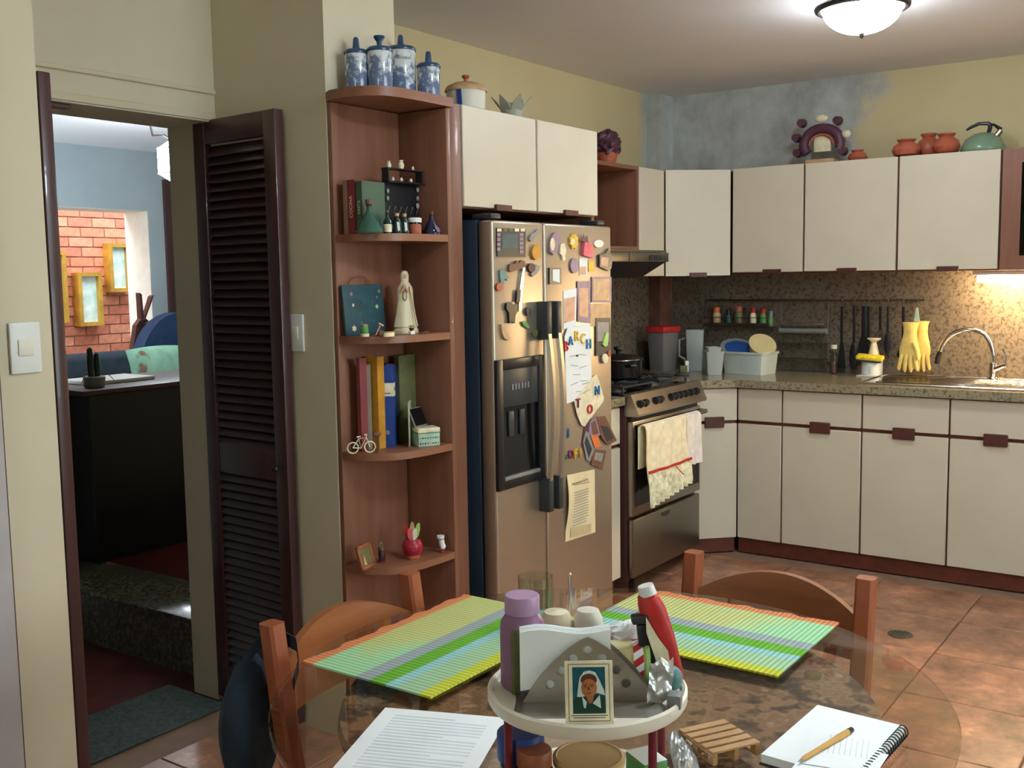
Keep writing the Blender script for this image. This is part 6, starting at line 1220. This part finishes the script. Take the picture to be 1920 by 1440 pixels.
for k_, (ang, o_) in enumerate(((R(16), (.085, .055)), (R(4), (.115, .075)))):
    sm = nm @ place((o_[0], o_[1], .0160+.0012*(1-k_)), ang); t2 = thing('loose_sheet', ('written loose notebook page on top of the notebook', 'lower loose notebook page sticking out under the written one')[k_], 'paper sheet', sm.translation, 'loose pages on the notebook')
    part(t2, 'page', M().box(0, .12, -.03, .072, 0, .0004).xf(sm), 'paper')
    if k_ == 0:
        for j in range(8): part(t2, 'written_line', M().box(.012+.004*(j % 3), .075, .0+.0075*j, .0012+.0075*j, .00045, .0006).xf(sm), 'ink_pale')
a, b = at('Z', zn+.0215, 1497, 1428), at('Z', zn+.0215, 1597, 1368); mat('bamboo', (200, 150, 72), .45)
t = thing('pen', 'bamboo pen with a black end lying on the notebook', 'pen', a); L_ = (b-a)
part(t, 'barrel', M().tube([a.lerp(b, f_) for f_ in (.06, .1, .5, .7, .72, .92)], [.0022, .0034, .0036, .0042, .0048, .0044], 12), 'bamboo'); part(t, 'end_cap', M().cyl(a.lerp(b, .921), b, .0046, .0042, 12), 'black_plastic'); part(t, 'tip', M().cyl(a.lerp(b, .059), a, .0021, .0006, 8), 'grey_plastic')

# ---------------------------------------------------------------- mat in the doorway and the room beyond
mat('doormat', (70, 80, 74), .95, var=.2, scale=80, bump=.5, bscale=300)
solo('door_mat', M().rbox(1.62, 2.262, 2.80, 3.12, .0005, .008, .003), 'doormat', 'dark grey doormat in the louvred doorway', 'doormat')
yd = at('Z', ZS, 185, 1058).y; xd = at('Z', ZS, 185, 1058).x; zd = at('Y', yd, 170, 742).z
mat('black_melamine', (22, 22, 26), .4)
t = thing('desk', 'black desk with a solid back panel beyond the doorway', 'desk', (xd+.5, yd+.25, ZS))
part(t, 'back_panel', M().rbox(xd, xd+1.1, yd, yd+.018, ZS+.001, zd, .002), 'black_melamine'); part(t, 'top', M().rbox(xd-.03, xd+1.12, yd-.01, yd+.55, zd+.0005, zd+.022, .003), 'dark_post')
for x in (xd, xd+1.08): part(t, 'side_panel', M().rbox(x, x+.02, yd+.019, yd+.53, ZS+.001, zd, .002), 'black_melamine')
zt = zd+.0225
c = Vector((at('Y', yd+.12, 178, 735).x, yd+.12, zt)); s = mpp(c)
t = lathe_thing('cactus_pot', 'grey stone pot with a dark cactus on the black desk', 'plant', c, [('pot', [(.040, 0), (.045, .006), (.047, .045), (.04, .05), (.001, .045)], 'grey')])
for dx, h in ((-.016, .13), (.016, .105)): part(t, 'cactus_stem', M().tube([c+Vector((dx, 0, .045)), c+Vector((dx, 0, .045+h*.5)), c+Vector((dx, 0, .04+h)), c+Vector((dx, 0, .048+h))], [.013, .015, .012, .004], 10), 'dark_glass')
for a in (.4, 2.2): part(t, 'leaf_blade', M().tube([c+Vector((0, 0, .05)), c+Vector((.07*math.cos(a), 0, .06)), c+Vector((.11*math.cos(a), 0, .02))], [.003, .003, .001], 6), 'olive')
q = Vector((at('Y', yd+.3, 215, 725).x, yd+.3, zt)); solo('laptop', M().rbox(q.x-.2, q.x+.14, q.y-.12, q.y+.12, q.z, q.z+.018, .005), 'white_plastic', 'closed white laptop lying on the black desk', 'laptop')
# sofa
ys = 5.95; zs2 = at('Y', ys, 200, 660).z; mat('sofa_cloth', (52, 62, 72), .85, var=.1, scale=20)
xs0, xs1 = 3.55, 5.0
t = thing('sofa', 'dark blue grey sofa in the room beyond the doorway', 'sofa', ((xs0+xs1)/2, ys, ZS))
part(t, 'base', M().rbox(xs0, xs1, ys-.75, ys+.05, ZS+.04, ZS+.24, .02, 3), 'sofa_cloth'); part(t, 'backrest', M().rbox(xs0, xs1, ys-.06, ys+.12, ZS+.245, zs2, .05, 4), 'sofa_cloth')
for x in (xs0+.01, (xs0+xs1)/2+.005): part(t, 'seat_cushion', M().rbox(x, x+(xs1-xs0)/2-.02, ys-.72, ys-.07, ZS+.245, ZS+.42, .04, 4), 'sofa_cloth')
for x in (xs0-.14, xs1+.01): part(t, 'armrest', M().rbox(x, x+.13, ys-.75, ys+.1, ZS+.04, ZS+.58, .04, 4), 'sofa_cloth')
for x in (xs0+.05, xs1-.1): part(t, 'foot', M().box(x, x+.05, ys-.7, ys-.65, ZS+.0005, ZS+.0395), 'black_plastic')
def pillow(m, w_, h_, d_): return m.sheet(lambda u, v: ((u-.5)*w_*(1-.06*math.sin(PI*v)), -d_*(math.sin(PI*u)*math.sin(PI*v))**.5*.5-.004, v*h_-.03*h_*math.sin(PI*u)*(1-2*v)), 18, 14, (0, .008, 0)).sheet(lambda u, v: ((u-.5)*w_*(1-.06*math.sin(PI*v)), d_*(math.sin(PI*u)*math.sin(PI*v))**.5*.5+.004, v*h_-.03*h_*math.sin(PI*u)*(1-2*v)), 18, 14, (0, -.004, 0))
k = NT('pillow_print'); v_n = k.coord(); f = k.noise(v_n, 5, 3); g = k.noise(v_n, 14, 2)
k.base(k.mix(1.0, k.ramp(f, [(.0, (150, 196, 168)), (.56, (160, 206, 178)), (.60, (150, 116, 92)), (.72, (130, 96, 110))]), k.ramp(g, [(.3, (215, 225, 215)), (.7, (255, 255, 255))]), 'MULTIPLY')); k.b.inputs['Roughness'].default_value = .9
zq = ZS+.425; yp = 5.55; xp = at('Y', yp, 312, 690).x
hp = at('Y', yp, 300, 650).z-zq
t = thing('pillow', 'mint green printed pillow on the sofa', 'pillow', (xp, yp, zq)); part(t, 'cover', pillow(M(), .46, hp, .16).xf(place((xp, yp, zq), R(8), R(-14))), 'pillow_print')
xb = at('Y', 5.62, 180, 700).x; mat('grey_cushion', (122, 138, 140), .9, var=.12, scale=30)
t = thing('cushion', 'grey bolster cushion lying on the sofa behind the desk', 'cushion', (xb, 5.62, zq)); part(t, 'cover', M().ball((xb, 5.62, zq+.20), (.17, .12, .075), 20, 12).mv((0, 0, -.124)), 'grey_cushion')
# blue armchair
ya_ = 6.45; xa = at('Y', ya_, 338, 600).x; za = at('Y', ya_, 330, 586).z; mat('blue_cloth', (40, 66, 98), .85, var=.08, scale=20)
t = thing('armchair', 'blue armchair with a rounded back beside the sofa', 'armchair', (xa, ya_, ZS)); out = [(.36*math.cos(R(a)), .42*math.sin(R(a))) for a in range(0, 181, 12)]
part(t, 'backrest', M().prism([(xa+x, ya_, za-.42+z_) for x, z_ in out]+[(xa-.33, ya_, ZS+.3), (xa+.33, ya_, ZS+.3)], (0, 0, 0), (0, .12, 0)), 'blue_cloth'); part(t, 'seat', M().rbox(xa-.3, xa+.3, ya_-.36, ya_-.01, ZS+.2, ZS+.42, .04, 3), 'blue_cloth'); part(t, 'base', M().rbox(xa-.28, xa+.28, ya_-.34, ya_+.1, ZS+.0005, ZS+.195, .02), 'charcoal')
# wooden peg sculpture
yw = 6.75; xw = at('Y', yw, 266, 650).x; zw = at('Y', yw, 262, 549).z
t = thing('wooden_sculpture', 'tall dark wooden clothes-peg sculpture by the white opening', 'sculpture', (xw, yw, ZS)); px_ = lambda x, y: at('Y', yw, x, y)
for pts in ([(262, 549), (266, 552), (270, 598), (266, 612), (258, 655), (250, 655), (256, 610), (265, 598)], [(289, 553), (285, 556), (274, 594), (273, 604), (276, 614), (273, 655), (262, 655), (268, 612), (269, 600)]):
    base = [px_(*p) for p in pts]; lo = [p for p in base]; m = M().prism(base, (0, 0, 0), (0, .05, 0)); 
    xs_ = [p.x for p in base if p.z < px_(0, 650).z+.02] or [xw]; m.box(min(p.x for p in base[4:]) , max(p.x for p in base[4:]), yw, yw+.05, ZS+.001, px_(260, 654).z); part(t, 'half', m, 'dark_post', False)
part(t, 'spring', M().tube([px_(265, 602), px_(271, 598), px_(277, 603), px_(271, 609)], .012, 8, True), 'dull_steel')
# pictures on the brick wall
mat('gold', (196, 152, 62), .35, .5, var=.1); k = NT('picture_print'); k.base(k.ramp(k.noise(k.coord(), 9, 4), [(.35, (226, 238, 226)), (.55, (190, 214, 204)), (.7, (150, 190, 180))])); k.b.inputs['Roughness'].default_value = .5
def picture(lab, x0, y0, x1, y1):
    a, b = at('Y', YB-.1, x0, y0), at('Y', YB-.1, x1, y1); xl, xr, zb, zt = a.x, b.x, b.z, a.z
    t = thing('wall_picture', lab, 'picture', ((xl+xr)/2, YB-.05, zb), 'gilt pictures on the brick wall'); fw_ = .035
    part(t, 'frame', M().box(xl, xr, YB-.1, YB-.001, zb, zb+fw_).box(xl, xr, YB-.1, YB-.001, zt-fw_, zt).box(xl, xl+fw_, YB-.1, YB-.001, zb+fw_, zt-fw_).box(xr-fw_, xr, YB-.1, YB-.001, zb+fw_, zt-fw_), 'gold', False)
    part(t, 'print', M().box(xl+fw_, xr-fw_, YB-.06, YB-.05, zb+fw_, zt-fw_), 'picture_print')
picture('gilt framed pale picture lower on the brick wall', 146, 511, 196, 610)
picture('gilt framed picture with a pale figure upper right on the brick wall', 204, 456, 248, 547)
picture('gilt framed picture mostly hidden by the left door jamb', 96, 470, 131, 605)
# lantern
yl = 5.4; c = at('Y', yl, 327, 302); s = mpp(c); t = thing('pendant_lantern', 'white glowing faceted lantern hanging in the room beyond', 'lamp', c)
h_ = 37*s; r_ = 30*s
part(t, 'shade', M().lathe([(r_*.3, -h_), (r_*.95, -h_*.66), (r_, -h_*.6), (r_, h_*.58), (r_*.95, h_*.64), (r_*.3, h_)], c, 8), 'lantern_glass', False)
for zz in (-.63, .61): part(t, 'ring', M().tube([c+Vector((r_*1.0*math.cos(2*PI*i/8), r_*1.0*math.sin(2*PI*i/8), h_*zz)) for i in range(8)], .006, 6, True), 'white_plastic')
hk = at('Z', ZC, 278, 217); hk = Vector((hk.x, hk.y, ZC)); part(t, 'chain', M().tube([hk, hk+Vector((.01, -.02, -.12)), c+Vector((-.07, 0, h_+.03)), c+Vector((0, 0, h_))], .006, 6), 'dark_bronze')
# brown door frame on the far wall
xq0, xq1 = at('Y', YF-.02, 313, 480).x, at('Y', YF-.02, 330, 480).x
struct('trim_8', M().box(xq0, xq1, YF-.03, YF-.001, ZS, at('Y', YF, 318, 338).z), 'dark_post')
# grey storage box and blue bag behind the desk
c = at('Y', 5.4, 152, 880); solo('office_chair_back', M().rbox(c.x-.16, c.x+.10, 5.38, 5.43, ZS+.36, at('Y', 5.4, 152, 752).z, .02, 3).box(c.x-.05, c.x-.01, 5.39, 5.42, ZS+.001, ZS+.37).rbox(c.x-.2, c.x+.12, 5.3, 5.6, ZS+.0005, ZS+.03, .01), 'teal', 'grey green upholstered chair back behind the desk', 'chair')
c = at('Z', ZS, 158, 985); mat('blue_bag', (40, 60, 130), .7); t = thing('tote_bag', 'blue bag standing on the floor beside the black desk', 'bag', (c.x, c.y+.1, ZS))
part(t, 'body', M().lathe([(.10, 0.0005), (.12, .02), (.125, .12), (.09, .2), (.02, .22)], (c.x-.05, c.y+.14, ZS), 16, 1, .6), 'blue_bag'); part(t, 'strap', M().tube([(c.x-.11, c.y+.14, ZS+.2), (c.x-.08, c.y+.14, ZS+.30), (c.x-.02, c.y+.14, ZS+.30), (c.x+.01, c.y+.14, ZS+.2)], .01, 8), 'black_plastic')
